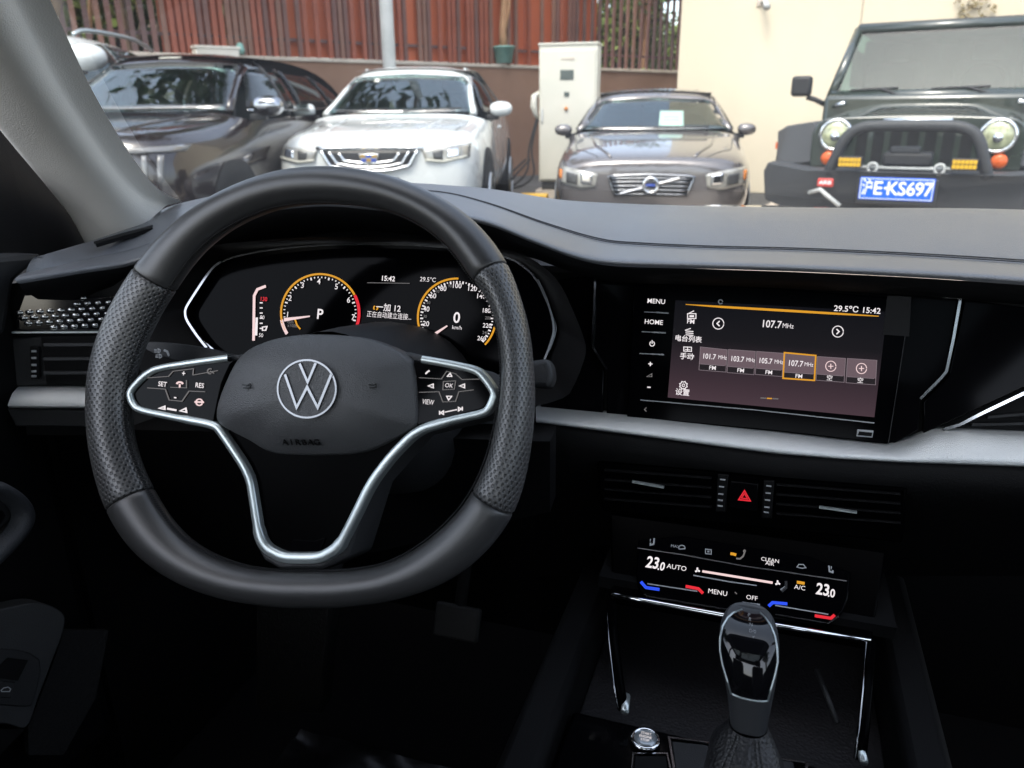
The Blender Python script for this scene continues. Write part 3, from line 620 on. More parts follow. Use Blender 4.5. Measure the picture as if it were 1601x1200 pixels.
Ks([(1149, 925), (1152, 928)], 1.2, M_dim, 'key_icon')

# ================================================================== CENTRE CONSOLE
con = empty('centre_console', (.01, .45, .24), 'black centre console with open storage tray, slim chrome rails and start button', 'console')
XL, XR = -.125, .135
bx('side_wall', (XL - .035, -.3, .24), (XL, .80, .655), M_deep, con, bevel=.008)
bx('side_wall', (XR, -.3, .24), (XR + .035, .80, .655), M_deep, con, bevel=.008)
bx('tray_back', (XL, .80, .5), (XR, .82, .71), M_deep, con)
M_mat = mat('ribbed_mat', (.012, .011, .012), .6, spec=.25, bump=('grain', 330, .5))
tb = PZ(1007, 1063, .60); 
bx('tray_mat', (XL, .53, .585), (XR, .80, .598), M_mat, con, bevel=.002)
bx('tray_roof', (XL, .63, .688), (XR, .82, .70), M_deep, con)
bx('deck', (XL + .002, .10, .60), (XR - .002, .525, .632), M_piano, con, bevel=.004)
DK = Plane((0, .5, .633), (0, 0, 1))
# rails either side of the opening
for q, nm in (([(956, 939), (960, 1000), (968, 1070), (975, 1110)], 'rail'), ([(1361, 1003), (1356, 1080), (1350, 1140), (1344, 1188)], 'rail')):
    P_ = [PZ(x, y, .690 + (.645 - .690) * i / 3) for i, (x, y) in enumerate(q)]
    MB().tube([p + Vector((0, 0, 0)) for p in P_], .0045, 8).build('rail', M_satin, con, smooth=True)
    MB().tube([p + Vector((.004 if x < 1100 else -.004, -.004, .003)) for p in P_], .0007, 6).build('rail_edge', M_darkchrome, con, smooth=True)
    MB().tube([P_[-1] + Vector((0, .012, .005)), P_[-1] + Vector((.002, -.006, .004))], .0034, 8).build('rail_glint', M_silver, con, smooth=True)  # glint at the rail's end, built as a silver stub
# reflected bright edge on the tray's right wall, built as a strip
a, b = PZ(1277, 1047, .64), PZ(1309, 1130, .62)
MB().tube([a, b], .0025, 6).build('tray_edge_reflection', M_soft, con, smooth=True)
# start button
sb = PZ(1009, 1155, .636)
ring = MB().tube([sb + Vector((.0105 * cos(t), .0105 * sin(t), 0)) for t in np.linspace(0, 2 * pi, 28, endpoint=False)], .0018, 8, closed=True).build('button_ring', M_chrome, con, smooth=True)
mbb = MB(); mbb.grid([[sb + Vector((r * cos(t), r * sin(t), h)) for t in np.linspace(0, 2 * pi, 24, endpoint=False)] for r, h in ((.0098, -.002), (.0092, .0012), (.006, .0018), (.0001, .002))], closed=True)
btn = mbb.build('start_button', mat('button_grey', (.30, .33, .35), .3, .6), con, smooth=True)
BP = Plane(sb + Vector((0, 0, .002)), (0, 0, 1))
for t_, dy in (('START', .0036), ('ENGINE', 0), ('STOP', -.0036)):
    text3('button_caption', t_, sb + Vector((0, dy, .0024)), .0026, Vector((1, 0, 0)), Vector((0, 1, 0)), M_white, btn, sx=.8)
strip('key_frame', [(988, 1200), (990, 1177), (1043, 1177), (1048, 1200)], DK, 2, M_dark if 'M_dark' in globals() else M_darkchrome, con, off=.001)
plate('side_key', [(992, 1181), (1042, 1181), (1046, 1230), (990, 1230)], DK, .004, M_deep, con, off=.002, bevel=.001)
strip('chrome_frame', [(1060, 1240), (1046, 1152), (1095, 1158), (1110, 1161)], DK, 3, M_darkchrome, con, off=.002, thick=.004)
strip('chrome_frame', [(1222, 1186), (1262, 1192), (1258, 1250)], DK, 3, M_darkchrome, con, off=.002, thick=.004)
plate('shifter_plate', [(1050, 1158), (1098, 1163), (1240, 1190), (1258, 1260), (1064, 1260)], DK, .006, M_soft, con, off=.001, bevel=.001)

# ================================================================== GEAR LEVER
GY0, GY1 = .475, .430
gear = empty('gear_lever', PY(1165, 1215, .43), 'black gloss gear lever with PRND letters standing in a stitched leather boot', 'gear lever')
def gsec(y, xl, xr, Y, dr=.9, n=28, e=2.6):
    l, r = PY(xl, y, Y), PY(xr, y, Y); c = (l + r) / 2; a = (r - l).length / 2; b_ = a * dr
    out = []
    for k in range(n):
        t = 2 * pi * k / n; ct, st = cos(t), sin(t)
        out.append(c + Vector((a * abs(ct) ** (2 / e) * (1 if ct > 0 else -1), b_ * abs(st) ** (2 / e) * (1 if st > 0 else -1), 0)))
    return out
SEC = [(951, 1161, 1188, .492), (954, 1147, 1198, .487), (961, 1137, 1207, .481), (973, 1129, 1214, .475), (990, 1125, 1218, .470), (1010, 1125, 1219, .466), (1030, 1127, 1217, .462), (1050, 1131, 1214, .458), (1070, 1135, 1211, .455), (1090, 1138, 1207, .452), (1110, 1140, 1203, .450), (1131, 1142, 1199, .447)]
rows = [gsec(*s_) for s_ in SEC]
mb = MB(); mb.grid(rows, closed=True); mb.f.append(tuple(range(27, -1, -1))); base = len(mb.v)
knob = mb.build('knob', mat('knob_satin', (.038, .040, .043), .34, spec=.5), gear, smooth=True, subs=1)
# gloss face on the side towards the driver
fr = []
SEC2 = [(952, 1164, 1184, .490, 9, 19), (955, 1150, 1195, .4855, 15, 27)]
idx = [k for k in range(14, 29)]
def facepts(i, ks): return [rows[i][k % 28] for k in ks]
face = MB(); R_ = []
for i in range(0, 9):
    c = sum(rows[i], Vector()) / 28; half = 4.6 if i < 6 else 4.6 - (i - 5) * .55
    row = []
    for t in np.linspace(21 - half, 21 + half, 13):
        k0 = int(math.floor(t)); f_ = t - k0; p = rows[i][k0 % 28].lerp(rows[i][(k0 + 1) % 28], f_)
        row.append(p + (p - c).normalized() * .0012 + Vector((0, 0, .0004)))
    R_.append(row)
face.grid(R_); gf = face.build('gloss_face', mat('knob_gloss', (.004, .004, .005), .05, spec=.5), gear, smooth=True, subs=1)
edge = [r[0] for r in R_] + R_[-1] + [r[-1] for r in reversed(R_)]
MB().tube(edge, .0007, 6).build('chrome_edge', M_silver, gear, smooth=True)
for t_, x, y in (('P', 1171, 961), ('R', 1172.5, 968), ('N', 1174, 976), ('D/S', 1176.5, 986.5), ('v', 1178, 995)):
    GP = Plane(PY(x, y, .462 - (y - 960) * .0004), (0, -.85, .55)); text('gate_letter', t_, x, y, 5.4, GP, M_print, gear, .002)
# leather boot with soft folds
BT = [(1132, 1140, 1200, .447), (1142, 1135, 1203, .445), (1155, 1124, 1211, .443), (1170, 1113, 1219, .440), (1190, 1104, 1226, .437), (1215, 1098, 1232, .433), (1250, 1092, 1240, .430)]
rb = []
for i, s_ in enumerate(BT):
    r = gsec(*s_, dr=1.0, e=2.2); c = sum(r, Vector()) / 28
    rb.append([p + (p - c) * (.07 * sin(4 * 2 * pi * k / 28 + i * 1.1) * min(1, i / 2)) for k, p in enumerate(r)])
boot = MB().grid(rb, closed=True).build('boot', mat('boot_leather', (.013, .013, .014), .45, bump=('grain', 420, .7)), gear, smooth=True, subs=1)
mb = MB()
for k in (18.4, 19.2, 22.8, 23.6):
    for i in range(len(rb) - 1):
        for j in range(3):
            f0, f1 = (j + .1) / 3, (j + .75) / 3; k0 = int(k); kf = k - k0
            A = rb[i][k0].lerp(rb[i][k0 + 1], kf); B = rb[i + 1][k0].lerp(rb[i + 1][k0 + 1], kf); c = sum(rb[i], Vector()) / 28
            o_ = (A - c).normalized() * .0012
            mb.tube([A.lerp(B, f0) + o_, A.lerp(B, f1) + o_], .0007, 4)
tag(mb.build('boot_stitching', mat('thread_grey', (.06, .06, .06), .7), boot), kind='stuff')

# ================================================================== STEERING WHEEL
WT = radians(22)
WP = Plane(PD(490, 605, .603), (0, -cos(WT), sin(WT)))
whl = empty('steering_wheel', WP.xy(0, 0, -.06), 'large leather steering wheel with flat bottom, silver spokes and hub emblem', 'steering wheel')
OUT = [(490, 262), (430, 270), (370, 290), (310, 322), (262, 362), (225, 402), (195, 445), (168, 495), (149, 545), (140, 590), (138, 640), (142, 690), (150, 735), (162, 778), (186, 830), (222, 872), (270, 905), (335, 931), (410, 944), (490, 948), (570, 945), (640, 934), (700, 912), (748, 880), (785, 840), (810, 800), (827, 745), (837, 690), (842, 640), (842, 590), (836, 535), (825, 482), (808, 432), (784, 388), (750, 348), (705, 314), (650, 288), (570, 267)]
INN = [(490, 319), (440, 325), (395, 341), (350, 366), (316, 395), (291, 426), (270, 460), (248, 495), (231, 530), (217, 565), (207, 600), (203, 640), (206, 675), (214, 708), (228, 742), (246, 778), (268, 812), (297, 843), (330, 863), (380, 881), (430, 888), (490, 889), (550, 887), (603, 878), (662, 845), (696, 815), (721, 788), (742, 752), (757, 715), (768, 665), (775, 630), (778, 590), (777, 545), (770, 500), (752, 462), (730, 435), (708, 398), (680, 370), (640, 345), (590, 327), (540, 320)]
N_ = 240
def polar(pts):
    A = []
    for x, y in pts:
        u, v = WP.uv(WP.at(x, y)); A.append((atan2(v, u) % (2 * pi), hypot(u, v)))
    A.sort(); a = np.array([q[0] for q in A]); r = np.array([q[1] for q in A])
    th = np.arange(N_) * 2 * pi / N_
    rr = np.interp(th, np.concatenate((a - 2 * pi, a, a + 2 * pi)), np.tile(r, 3))
    k = np.exp(-np.linspace(-2, 2, 15) ** 2); k /= k.sum()
    return np.convolve(np.tile(rr, 3), k, 'same')[N_:2 * N_]
RO, RI = polar(OUT), polar(INN)
HT = .0165
TH = np.arange(N_) * 2 * pi / N_
RC = (RO + RI) / 2; RA = (RO - RI) / 2
RA = np.sqrt(np.maximum(RA ** 2 - (HT * .62 * np.abs(np.cos(TH))) ** 2, .011 ** 2))
def ang(px, py): u, v = WP.uv(WP.at(px, py)); return atan2(v, u) % (2 * pi)
A_ru, A_lu, A_ll, A_rl = ang(758, 432), ang(236, 432), ang(206, 780), ang(770, 784)
NS = 28
def rimsec(th, k=1.0):
    rc, ra = np.interp(th % (2 * pi), np.append(TH, 2 * pi), np.append(RC, RC[0])), np.interp(th % (2 * pi), np.append(TH, 2 * pi), np.append(RA, RA[0]))
    d = (cos(th), sin(th)); out = []
    for j in range(NS):
        a = 2 * pi * j / NS
        rr = rc + ra * k * cos(a) ; h = HT * k * sin(a)
        out.append(WP.xy(d[0] * rr, d[1] * rr, h))
    return out
def rimpart(name, a0, a1, m, uv=False):
    n = max(12, int((a1 - a0) / (2 * pi) * N_)); V = []; F = []; vv = 0; uvs = []
    rows = []; ths = [a0 + .002] + list(np.linspace(a0 + .010, a1 - .010, n)) + [a1 - .002]
    for i, t in enumerate(ths):
        rows.append(rimsec(t, .955 if i in (0, len(ths) - 1) else 1.0))
    V = [p for r in rows for p in r]; me = bpy.data.meshes.new(name)
    for i in range(len(rows) - 1):
        for j in range(NS): F.append((i * NS + j, i * NS + (j + 1) % NS, (i + 1) * NS + (j + 1) % NS, (i + 1) * NS + j))
    F += [tuple(range(NS)), tuple((len(rows) - 1) * NS + j for j in range(NS - 1, -1, -1))]
    me.from_pydata([tuple(p) for p in V], [], F)
    lay = me.uv_layers.new()
    cen = [sum(r, Vector()) / NS for r in rows]; s_ = [0.0]
    for i in range(1, len(rows)): s_.append(s_[-1] + (cen[i] - cen[i - 1]).length)
    for fi, f in enumerate(F[:-2]):
        i, j = divmod(fi, NS)
        for li, (ii, jj) in zip(me.polygons[fi].loop_indices, ((i, j), (i, j + 1), (i + 1, j + 1), (i + 1, j))):
            lay.data[li].uv = (jj / NS * .118 / .0050 * 2 * pi / 1.0 * 1.0, s_[ii] / .0033 * pi)
    me.polygons.foreach_set('use_smooth', [True] * len(me.polygons)); me.flip_normals()
    bm = bmesh.new(); bm.from_mesh(me); bmesh.ops.recalc_face_normals(bm, faces=bm.faces); bm.to_mesh(me); bm.free()
    return link(name, me, m, whl)
rt = rimpart('rim', A_ru, A_lu, M_leather); rt['label'] = 'smooth leather upper arc of the rim'
g1 = rimpart('grip', A_lu, A_ll, M_perf, True); g1['label'] = 'perforated leather grip beside the left spoke'
rbm = rimpart('rim', A_ll, A_rl, M_leather); rbm['label'] = 'smooth leather flat bottom of the rim'
g2 = rimpart('grip', A_rl, A_ru + 2 * pi, M_perf, True); g2['label'] = 'perforated leather grip beside the right spoke'
# stitching along the inner edge
mb = MB()
for i in range(0, 520):
    t0 = 2 * pi * i / 520; t1 = t0 + 2 * pi / 520 * .75
    def ip(t, s_): r = np.interp(t % (2 * pi), np.append(TH, 2 * pi), np.append(RC - RA, (RC - RA)[0])); return WP.xy(cos(t) * (r - .0004), sin(t) * (r - .0004), s_)
    mb.tube([ip(t0, .004 + .0018), ip(t1, .004 - .0018)], .0006, 4)
tag(mb.build('stitching', mat('black_thread', (.012, .012, .013), .6), whl), kind='stuff')
# hub plate, spokes
Pn = lambda h: (lambda x, y: WP.at(x, y, h))
def wplate(name, px, h, depth, m, parent=None, **kw): return plate(name, px, WP, depth, m, parent or whl, off=h, **kw)
SIL = [[(378, 556), (310, 565), (243, 575), (222, 588), (200, 612), (203, 626), (212, 640), (270, 652), (335, 664), (346, 678), (388, 741), (396, 790), (403, 838), (414, 858), (440, 872), (470, 873), (500, 872), (527, 856), (550, 812), (577, 756), (610, 712), (650, 672), (705, 656), (758, 645), (767, 632), (773, 615), (760, 595), (745, 578), (700, 568), (640, 558)]]
spoke = wplate('spoke_frame', [(385, 552), (241, 570), (218, 580), (193, 613), (206, 645), (332, 668), (380, 742), (398, 850), (412, 876), (438, 891), (503, 891), (545, 870), (580, 757), (648, 680), (762, 652), (780, 614), (752, 577), (640, 550)], -.003, .040, mat('spoke_plastic', (.030, .031, .033), .5, spec=.4, bump=('grain', 900, .2)), bevel=.003)
path = [WP.at(x, y, .0045) for x, y in chaikin(SIL[0], 2, False)]
mb = MB()
npt = len(path)
V = []; prof = [(-1.0, -.008), (-.97, -.0012), (-.8, .0006), (0, .0010), (.8, .0006), (.97, -.0012), (1.0, -.008)]
for i, p in enumerate(path):
    a, b = path[max(0, i - 1)], path[min(npt - 1, i + 1)]; t = (b - a).normalized(); sd_ = WP.n.cross(t).normalized()
    f = i / (npt - 1); wv = .0029 + .0006 * (abs(f - .5) < .26) + .0010 * (abs(f - .5) < .1)
    V.append([p + sd_ * wv * u + WP.n * h for u, h in prof])
mb.grid(V)
mb.build('spoke_trim', M_silver, whl, smooth=True)
lp = wplate('button_panel', [(368, 562), (245, 578), (226, 592), (205, 614), (214, 635), (224, 640), (334, 660), (346, 600), (360, 570)], .002, .006, M_piano, bevel=.001)
rp = wplate('button_panel', [(646, 562), (740, 578), (752, 590), (768, 614), (759, 634), (752, 640), (652, 665), (648, 640)], .002, .006, M_piano, bevel=.001)
# lower insert between the two lower spokes
wplate('spoke_insert', [(345, 676), (390, 740), (414, 843), (422, 858), (441, 870), (497, 870), (524, 850), (571, 755), (640, 678), (600, 660), (400, 660)], -.001, .006, M_satin, bevel=.001)
plq = wplate('spoke_badge', [(458, 843), (490, 846), (508, 840), (500, 866), (444, 866)], .0005, .002, M_piano, bevel=.0004)
wh_ = .0032
def Ws(par, pts, wpx, m=M_white, nm='icon', **kw): return strip(nm, pts, WP, wpx, m, par, off=wh_, **kw)
def Wt(par, t_, x, y, h, m=M_white, **kw): return text('button_caption', t_, x, y, h, WP, m, par, wh_, **kw)
M_seam = M_dim
# left panel
Wt(lp, 'SET', 254, 600.5, 7.6, bold=.02); Wt(lp, 'RES', 312, 602.5, 7.6, bold=.02); Wt(lp, '+', 287, 584, 9, bold=.02); Wt(lp, '-', 274, 620, 12, bold=.02)
Ws(lp, [(229, 590.5), (263, 588), (270, 580), (302, 576), (301, 586)], .9, M_seam, 'button_seam'); Ws(lp, [(301, 586), (340, 579)], .9, M_seam, 'button_seam')
Ws(lp, [(230, 606), (258, 608), (264, 625), (284, 627), (295, 611), (320, 612)], 1.1, M_seam, 'button_seam')
Ws(lp, [(266, 605), (291, 606), (291, 594)], .9, M_seam, 'button_seam')
Ws(lp, arcpx(280.5, 600, 4.5, 3, 0, 180, 8), 2.4, M_warm, 'car_icon'); Ws(lp, [(280.5, 600), (280.5, 606)], 2, M_warm, 'car_icon')
Ws(lp, arcpx(328, 580, 4, 4, 60, 290, 10), 1.4, M_dim, 'cruise_icon'); Ws(lp, [(328, 580), (334, 583)], 1.4, M_dim, 'cruise_icon')
Ws(lp, arcpx(311, 628.5, 5, 5, 0, 340, 18), 1.6, M_warm, 'heated_wheel_icon'); Ws(lp, [(304, 628), (318, 628.5)], 2.4, M_warm, 'heated_wheel_icon')
Ws(lp, [(248, 638), (257, 639.5), (257, 635)], 2, M_white, 'volume_icon', closed=True); Ws(lp, [(261, 638.5), (275, 641)], 2.6, M_white, 'volume_icon'); Ws(lp, [(281, 642), (291, 644), (290, 638)], 2, M_white, 'volume_icon', closed=True)
# right panel
Wt(rp, 'OK', 701.5, 602.5, 6.8, shear=.15); Wt(rp, 'VIEW', 669, 628.5, 8, sx=.75, shear=.1)
Ws(rp, [(693, 596), (712, 595), (710, 608), (692, 609)], .9, M_seam, 'button_seam', closed=True)
Ws(rp, [(655, 590), (690, 592), (698, 580), (712, 584), (722, 593), (752, 592)], .9, M_seam, 'button_seam'); Ws(rp, [(655, 613), (686, 612), (692, 628), (712, 627), (717, 612), (740, 609)], 1.0, M_seam, 'button_seam')
Ws(rp, [(699, 588), (703.5, 583), (706, 588)], 1.3, M_white, 'arrow_icon', closed=True); Ws(rp, [(698, 619), (706, 619), (701, 625)], 1.3, M_white, 'arrow_icon', closed=True)
for x in (674, 723): Ws(rp, [(x - 5, 603), (x + 3, 600), (x + 3, 606)], 1.3, M_white, 'assist_icon', closed=True)
Ws(rp, [(665, 584), (668, 581), (671, 579)], 2, M_white, 'voice_icon')
Ws(rp, [(687, 642), (687, 648)], 1.4, M_white, 'skip_icon'); Ws(rp, [(693, 642), (693, 647.5), (688.5, 645)], 1.4, M_white, 'skip_icon', closed=True); Ws(rp, [(695, 644), (714, 640)], 1.4, M_white, 'skip_icon'); Ws(rp, [(716.5, 636.5), (716.5, 642), (721, 639)], 1.4, M_white, 'skip_icon', closed=True); Ws(rp, [(722.5, 635.5), (722.5, 641.5)], 1.4, M_white, 'skip_icon')
# airbag cover: domed
CV = chaikin([(378, 548), (392, 539), (424, 527), (470, 520), (524, 521), (570, 526), (616, 544), (640, 562), (646, 580), (649, 615), (651, 655), (646, 668), (620, 682), (594, 696), (570, 706), (545, 711), (485, 713), (428, 711), (405, 703), (386, 690), (362, 678), (340, 667), (331, 655), (332, 636), (340, 612), (350, 588), (363, 563)], 2)
oc = [WP.uv(WP.at(x, y, .008)) for x, y in CV]; ctr = WP.uv(WP.at(487, 610, .022))
rings = []
for t in (1.0, 1.0, .985, .955, .90, .8, .66, .5, .34, .18, .06):
    h = .004 + .022 * (1 - t ** 2.7)
    if not rings: h = -.012
    rings.append([WP.xy(ctr[0] + (u - ctr[0]) * t, ctr[1] + (v - ctr[1]) * t, h - (.003 if len(rings) == 1 else 0)) for u, v in oc])
mb = MB().grid(rings, closed=True); mb.f.append(tuple(range(len(mb.v) - len(oc), len(mb.v))))
cover = mb.build('airbag_cover', M_cover, whl, smooth=True, subs=1)
EH = .0275
M_badge = mat('badge_metal', (.20, .205, .21), .22, metal=1.0)
def Cs(pts, wpx, m, nm, par=None, off=EH, **kw): return strip(nm, pts, WP, wpx, m, par or cover, off=off, thick=.002, **kw)
em = Cs(arcpx(479.5, 607.5, 45.5, 45, 0, 360, 64)[:-1], 2.6, M_badge, 'emblem_ring', closed=True)
wplate('emblem_base', arcpx(479.5, 607.5, 44, 43.5, 0, 360, 48)[:-1], EH - .0006, .004, M_cover, cover)
Z3 = lambda q: [(170 + x * .3935, 520 + y * .3935) for x, y in q]
for q in ([(758, 122), (790, 196), (822, 120)], ):
    Cs(Z3(q), 4.0, M_badge, 'emblem_letter', off=EH + .0006)
Cs(Z3([(700, 165), (746, 297), (788, 215), (830, 297), (884, 165)]), 4.0, M_badge, 'emblem_letter', off=EH + .0006)
dg = bpy.context.evaluated_depsgraph_get(); ev = cover.evaluated_get(dg); me_ = ev.to_mesh()
cbv = BVHTree.FromPolygons([cover.matrix_world @ v.co for v in me_.vertices], [tuple(p.vertices) for p in me_.polygons]); ev.to_mesh_clear()
def oncover(px, py):
    h = cbv.ray_cast(CAM, ray(px, py).normalized()); n = h[1] if h[1].dot(CAM - h[0]) > 0 else -h[1]
    return h[0], n
M_emb = mat('emboss_black', (.003, .003, .003), .4, spec=.2)
for k_, ch_ in enumerate('AIRBAG'):
    p_, n__ = oncover(447 + k_ * 9.9, 690); Q = Plane(p_, n__, WP.ux)
    text3('embossed_letter', ch_, p_ + n__ * .0012, .0054, Q.ux, Q.uy, M_emb, cover, thick=.0004)
for x in (384, 582):
    p_, n__ = oncover(x, 604); Q = Plane(p_, n__, WP.ux)
    strip('horn_icon', [(x - 6, 601), (x + 2, 602), (x + 6, 600), (x + 6, 605), (x + 1, 606), (x - 4, 606)], Q, 1.4, M_emb, cover, off=.0018)
# steering column shroud behind the hub
sh = []
for h, a, b_ in ((-.018, .062, .058), (-.05, .07, .066), (-.12, .085, .08), (-.20, .09, .085)):
    sh.append([WP.xy(a * cos(t) + .0, b_ * sin(t) - .012 - .0 * h, h) for t in np.linspace(0, 2 * pi, 32, endpoint=False)])
col_ = MB().grid(sh, closed=True).build('column_shroud', M_soft, dash, smooth=True)

# stalks
st = empty('indicator_stalk', WP.at(330, 560, -.05), 'black indicator stalk with headlamp symbols sticking out left behind the wheel', 'stalk')
SP = Plane(WP.xy(0, 0, -.045), WP.n)
lev = plate('lever', chaikin([(221, 539), (230, 533), (262, 535), (300, 539), (336, 547), (380, 560), (380, 585), (330, 575), (270, 563), (232, 550)], 2), SP, .016, M_soft, st, bevel=.004, seg=3)
for x, y in ((246, 548), (248, 556.5)):
    strip('lamp_icon', [(x + 1, y - 3), (x + 4, y - 1.5), (x + 4, y + 1.5), (x + 1, y + 3)], SP, 1.4, M_print, lev, off=.0006, closed=True)
    for k in (-2, 0, 2): strip('lamp_icon', [(x - 5, y + k), (x - 1, y + k)], SP, .9, M_print, lev, off=.0006)
strip('flasher_icon', [(256, 547), (261, 549), (264, 556)], SP, 3, M_print, lev, off=.0006)
st2 = empty('wiper_stalk', WP.at(835, 590, -.05), 'black wiper stalk end peeping out right of the steering wheel rim', 'stalk')
SP2 = Plane(WP.xy(0, 0, -.06), WP.n)
plate('lever', chaikin([(780, 570), (838, 562), (854, 560), (862, 572), (864, 592), (858, 606), (840, 606), (780, 600)], 2), SP2, .018, M_soft, st2, bevel=.005, seg=3)

# ================================================================== DRIVER DOOR
dr = empty('driver_door', (-.78, .4, .3), 'black driver door with grab handle and boot release switch at the left edge', 'car door')
DX = -.70
bx('door_card', (-.80, -.36, .36), (-.745, .60, .97), M_deep, dr, bevel=.02); bx('light_leak_blocker', (-.80, .602, .24), (-.75, 1.1, .92), M_deep, dr)  # second box is added to close a light leak beside the dash
dp_ = [PX(x, y, -.735) for x, y in ((-40, 404), (24, 398), (72, 397), (24, 440), (10, 520), (-40, 560))]
MB().prism(dp_, [p + Vector((-.04, 0, 0)) for p in dp_]).build('door_cap', M_soft, dr, bevel=.006)
# mirror triangle: solid black corner between door and pillar
tr = [PX(x, y, X) for x, y, X in ((-60, 120, -.815), (0, 190, -.82), (85, 285, -.835), (138, 362, -.83), (150, 402, -.82), (60, 408, -.79), (-60, 420, -.76))]
MB().prism(tr, [p + Vector((-.02, .01, 0)) for p in tr]).build('mirror_corner', M_deep, dr)
HX = -.64
hp = catmull([(-30, 752), (10, 752), (40, 768), (58, 788), (63, 808), (54, 832), (30, 862), (-10, 902)], 6)
rows = []
for i, (x, y) in enumerate(hp):
    p = PX(x, y, HX); q = PX(x, y, HX - .01)
    cx, cy = -20, 812
    c = PX(cx, cy, HX)
    rows.append([p + Vector((-.055, 0, 0)), p + Vector((-.012, 0, 0)), p + (c - p) * .05 + Vector((-.002, 0, 0)), p + (c - p) * .16 + Vector((.004, 0, 0)), p + (c - p) * .34 + Vector((.002, 0, 0)), p + (c - p) * .42 + Vector((-.010, 0, 0))])
MB().grid(rows).build('grab_handle', mat('handle_vinyl', (.034, .036, .040), .5, spec=.4, bump=('grain', 700, .3)), dr, smooth=True, subs=1)
hx = [PX(x, y, HX - .012) for x, y in ((-40, 768), (10, 768), (28, 790), (22, 812), (-40, 866))]
MB().prism(hx, [p + Vector((-.03, 0, 0)) for p in hx]).build('switch_panel', M_soft, dr, bevel=.004)
hx = [PX(x, y, HX - .008) for x, y in ((-30, 795), (8, 798), (12, 808), (2, 822), (-30, 840))]
MB().prism(hx, [p + Vector((-.01, 0, 0)) for p in hx]).build('window_switch', M_deep, dr, bevel=.003)
wi = Plane(PX(0, 810, HX - .006), (1, -.05, .0), (0, 1, 0)); 
# lower pocket with boot release
lowp = catmull([(-60, 965), (10, 950), (60, 942), (98, 958), (100, 985), (84, 1028), (62, 1086), (42, 1136), (10, 1132), (-60, 1126)], 5)
LX = Plane(PX(40, 1040, -.70), (.95, -.25, .18), (.25, .95, 0))
lf = [LX.at(x, y) for x, y in lowp]
pk = MB().prism(lf, [p - LX.n * .03 for p in lf]).build('door_pocket', mat('door_plastic', (.020, .021, .022), .55, spec=.4, bump=('grain', 900, .2)), dr, bevel=.014, seg=4)
plate('release_bezel', chaikin([(-30, 1012), (40, 1016), (68, 1034), (53, 1102), (38, 1106), (-30, 1100)], 1), LX, .004, M_soft, pk, off=.002, bevel=.0015)
plate('release_well', [(12, 1028), (44, 1032), (28, 1064), (0, 1060), (-20, 1058)], LX, .002, M_deep, pk, off=.0028)
rl = plate('release_button', [(-20, 1062), (24, 1066), (18, 1092), (-20, 1088)], LX, .004, M_soft, pk, off=.0045, bevel=.001)
strip('boot_icon', [(2, 1079), (6, 1075.5), (13, 1074), (17, 1077), (15, 1081), (3, 1081)], LX, 1.3, M_print, pk, off=.0055, closed=True)
spk = plate('speaker_grille', [(100, 985), (170, 985), (150, 1090), (100, 1180), (45, 1180), (44, 1136), (64, 1086), (86, 1028)], LX, .01, mat('speaker_mesh', (.006, .006, .006), .7, spec=.2, bump=('grain', 330, .6)), dr, off=-.012)
plate('bin_panel', [(-60, 1140), (40, 1139), (0, 1180), (-60, 1200)], LX, .01, M_deep, dr, off=-.006)

# ================================================================== FOOTWELL
ft = Plane((-.4, .85, .3), (0, -.75, .66))
plate('column_cover', [(400, 900), (520, 900), (502, 1118), (398, 1112)], Plane((-.4, .66, .6), (0, -.85, -.1)), .03, MATS['speaker_mesh'], dash, off=0, bevel=.004)
pd = empty('brake_pedal', PY(715, 980, .85), 'dark brake pedal hanging in the footwell behind the steering wheel', 'pedal')
pb = PY(715, 972, .85)
MB().box(pb, (.034, .006, .024), Matrix.Rotation(radians(-25), 3, 'X')).build('pedal_pad', M_rubber, pd, bevel=.004)
MB().tube([pb + Vector((0, .005, 0)), pb + Vector((.0, .08, .16)), pb + Vector((0, .12, .3))], .009, 8).build('pedal_arm', M_soft, pd, smooth=True)
random.seed(3)
sm = MB(); rr = []
for i in range(14):
    rr.append([])
    for j in range(22):
        x = -.60 + j * .0215; y = .62 + i * .012
        rr[-1].append(Vector((x, y, .245 + .004 * random.random() + .008 * sin(j * .8 + i * .3) * sin(i * .7))))
tag(sm.grid(rr).build('plastic_sheet', mat('clear_film', (.006, .006, .0065), .3, spec=.25, bump=('noise', 60, .5)), smooth=True), 'crumpled shiny plastic film on the footwell floor under the wheel', 'plastic film')

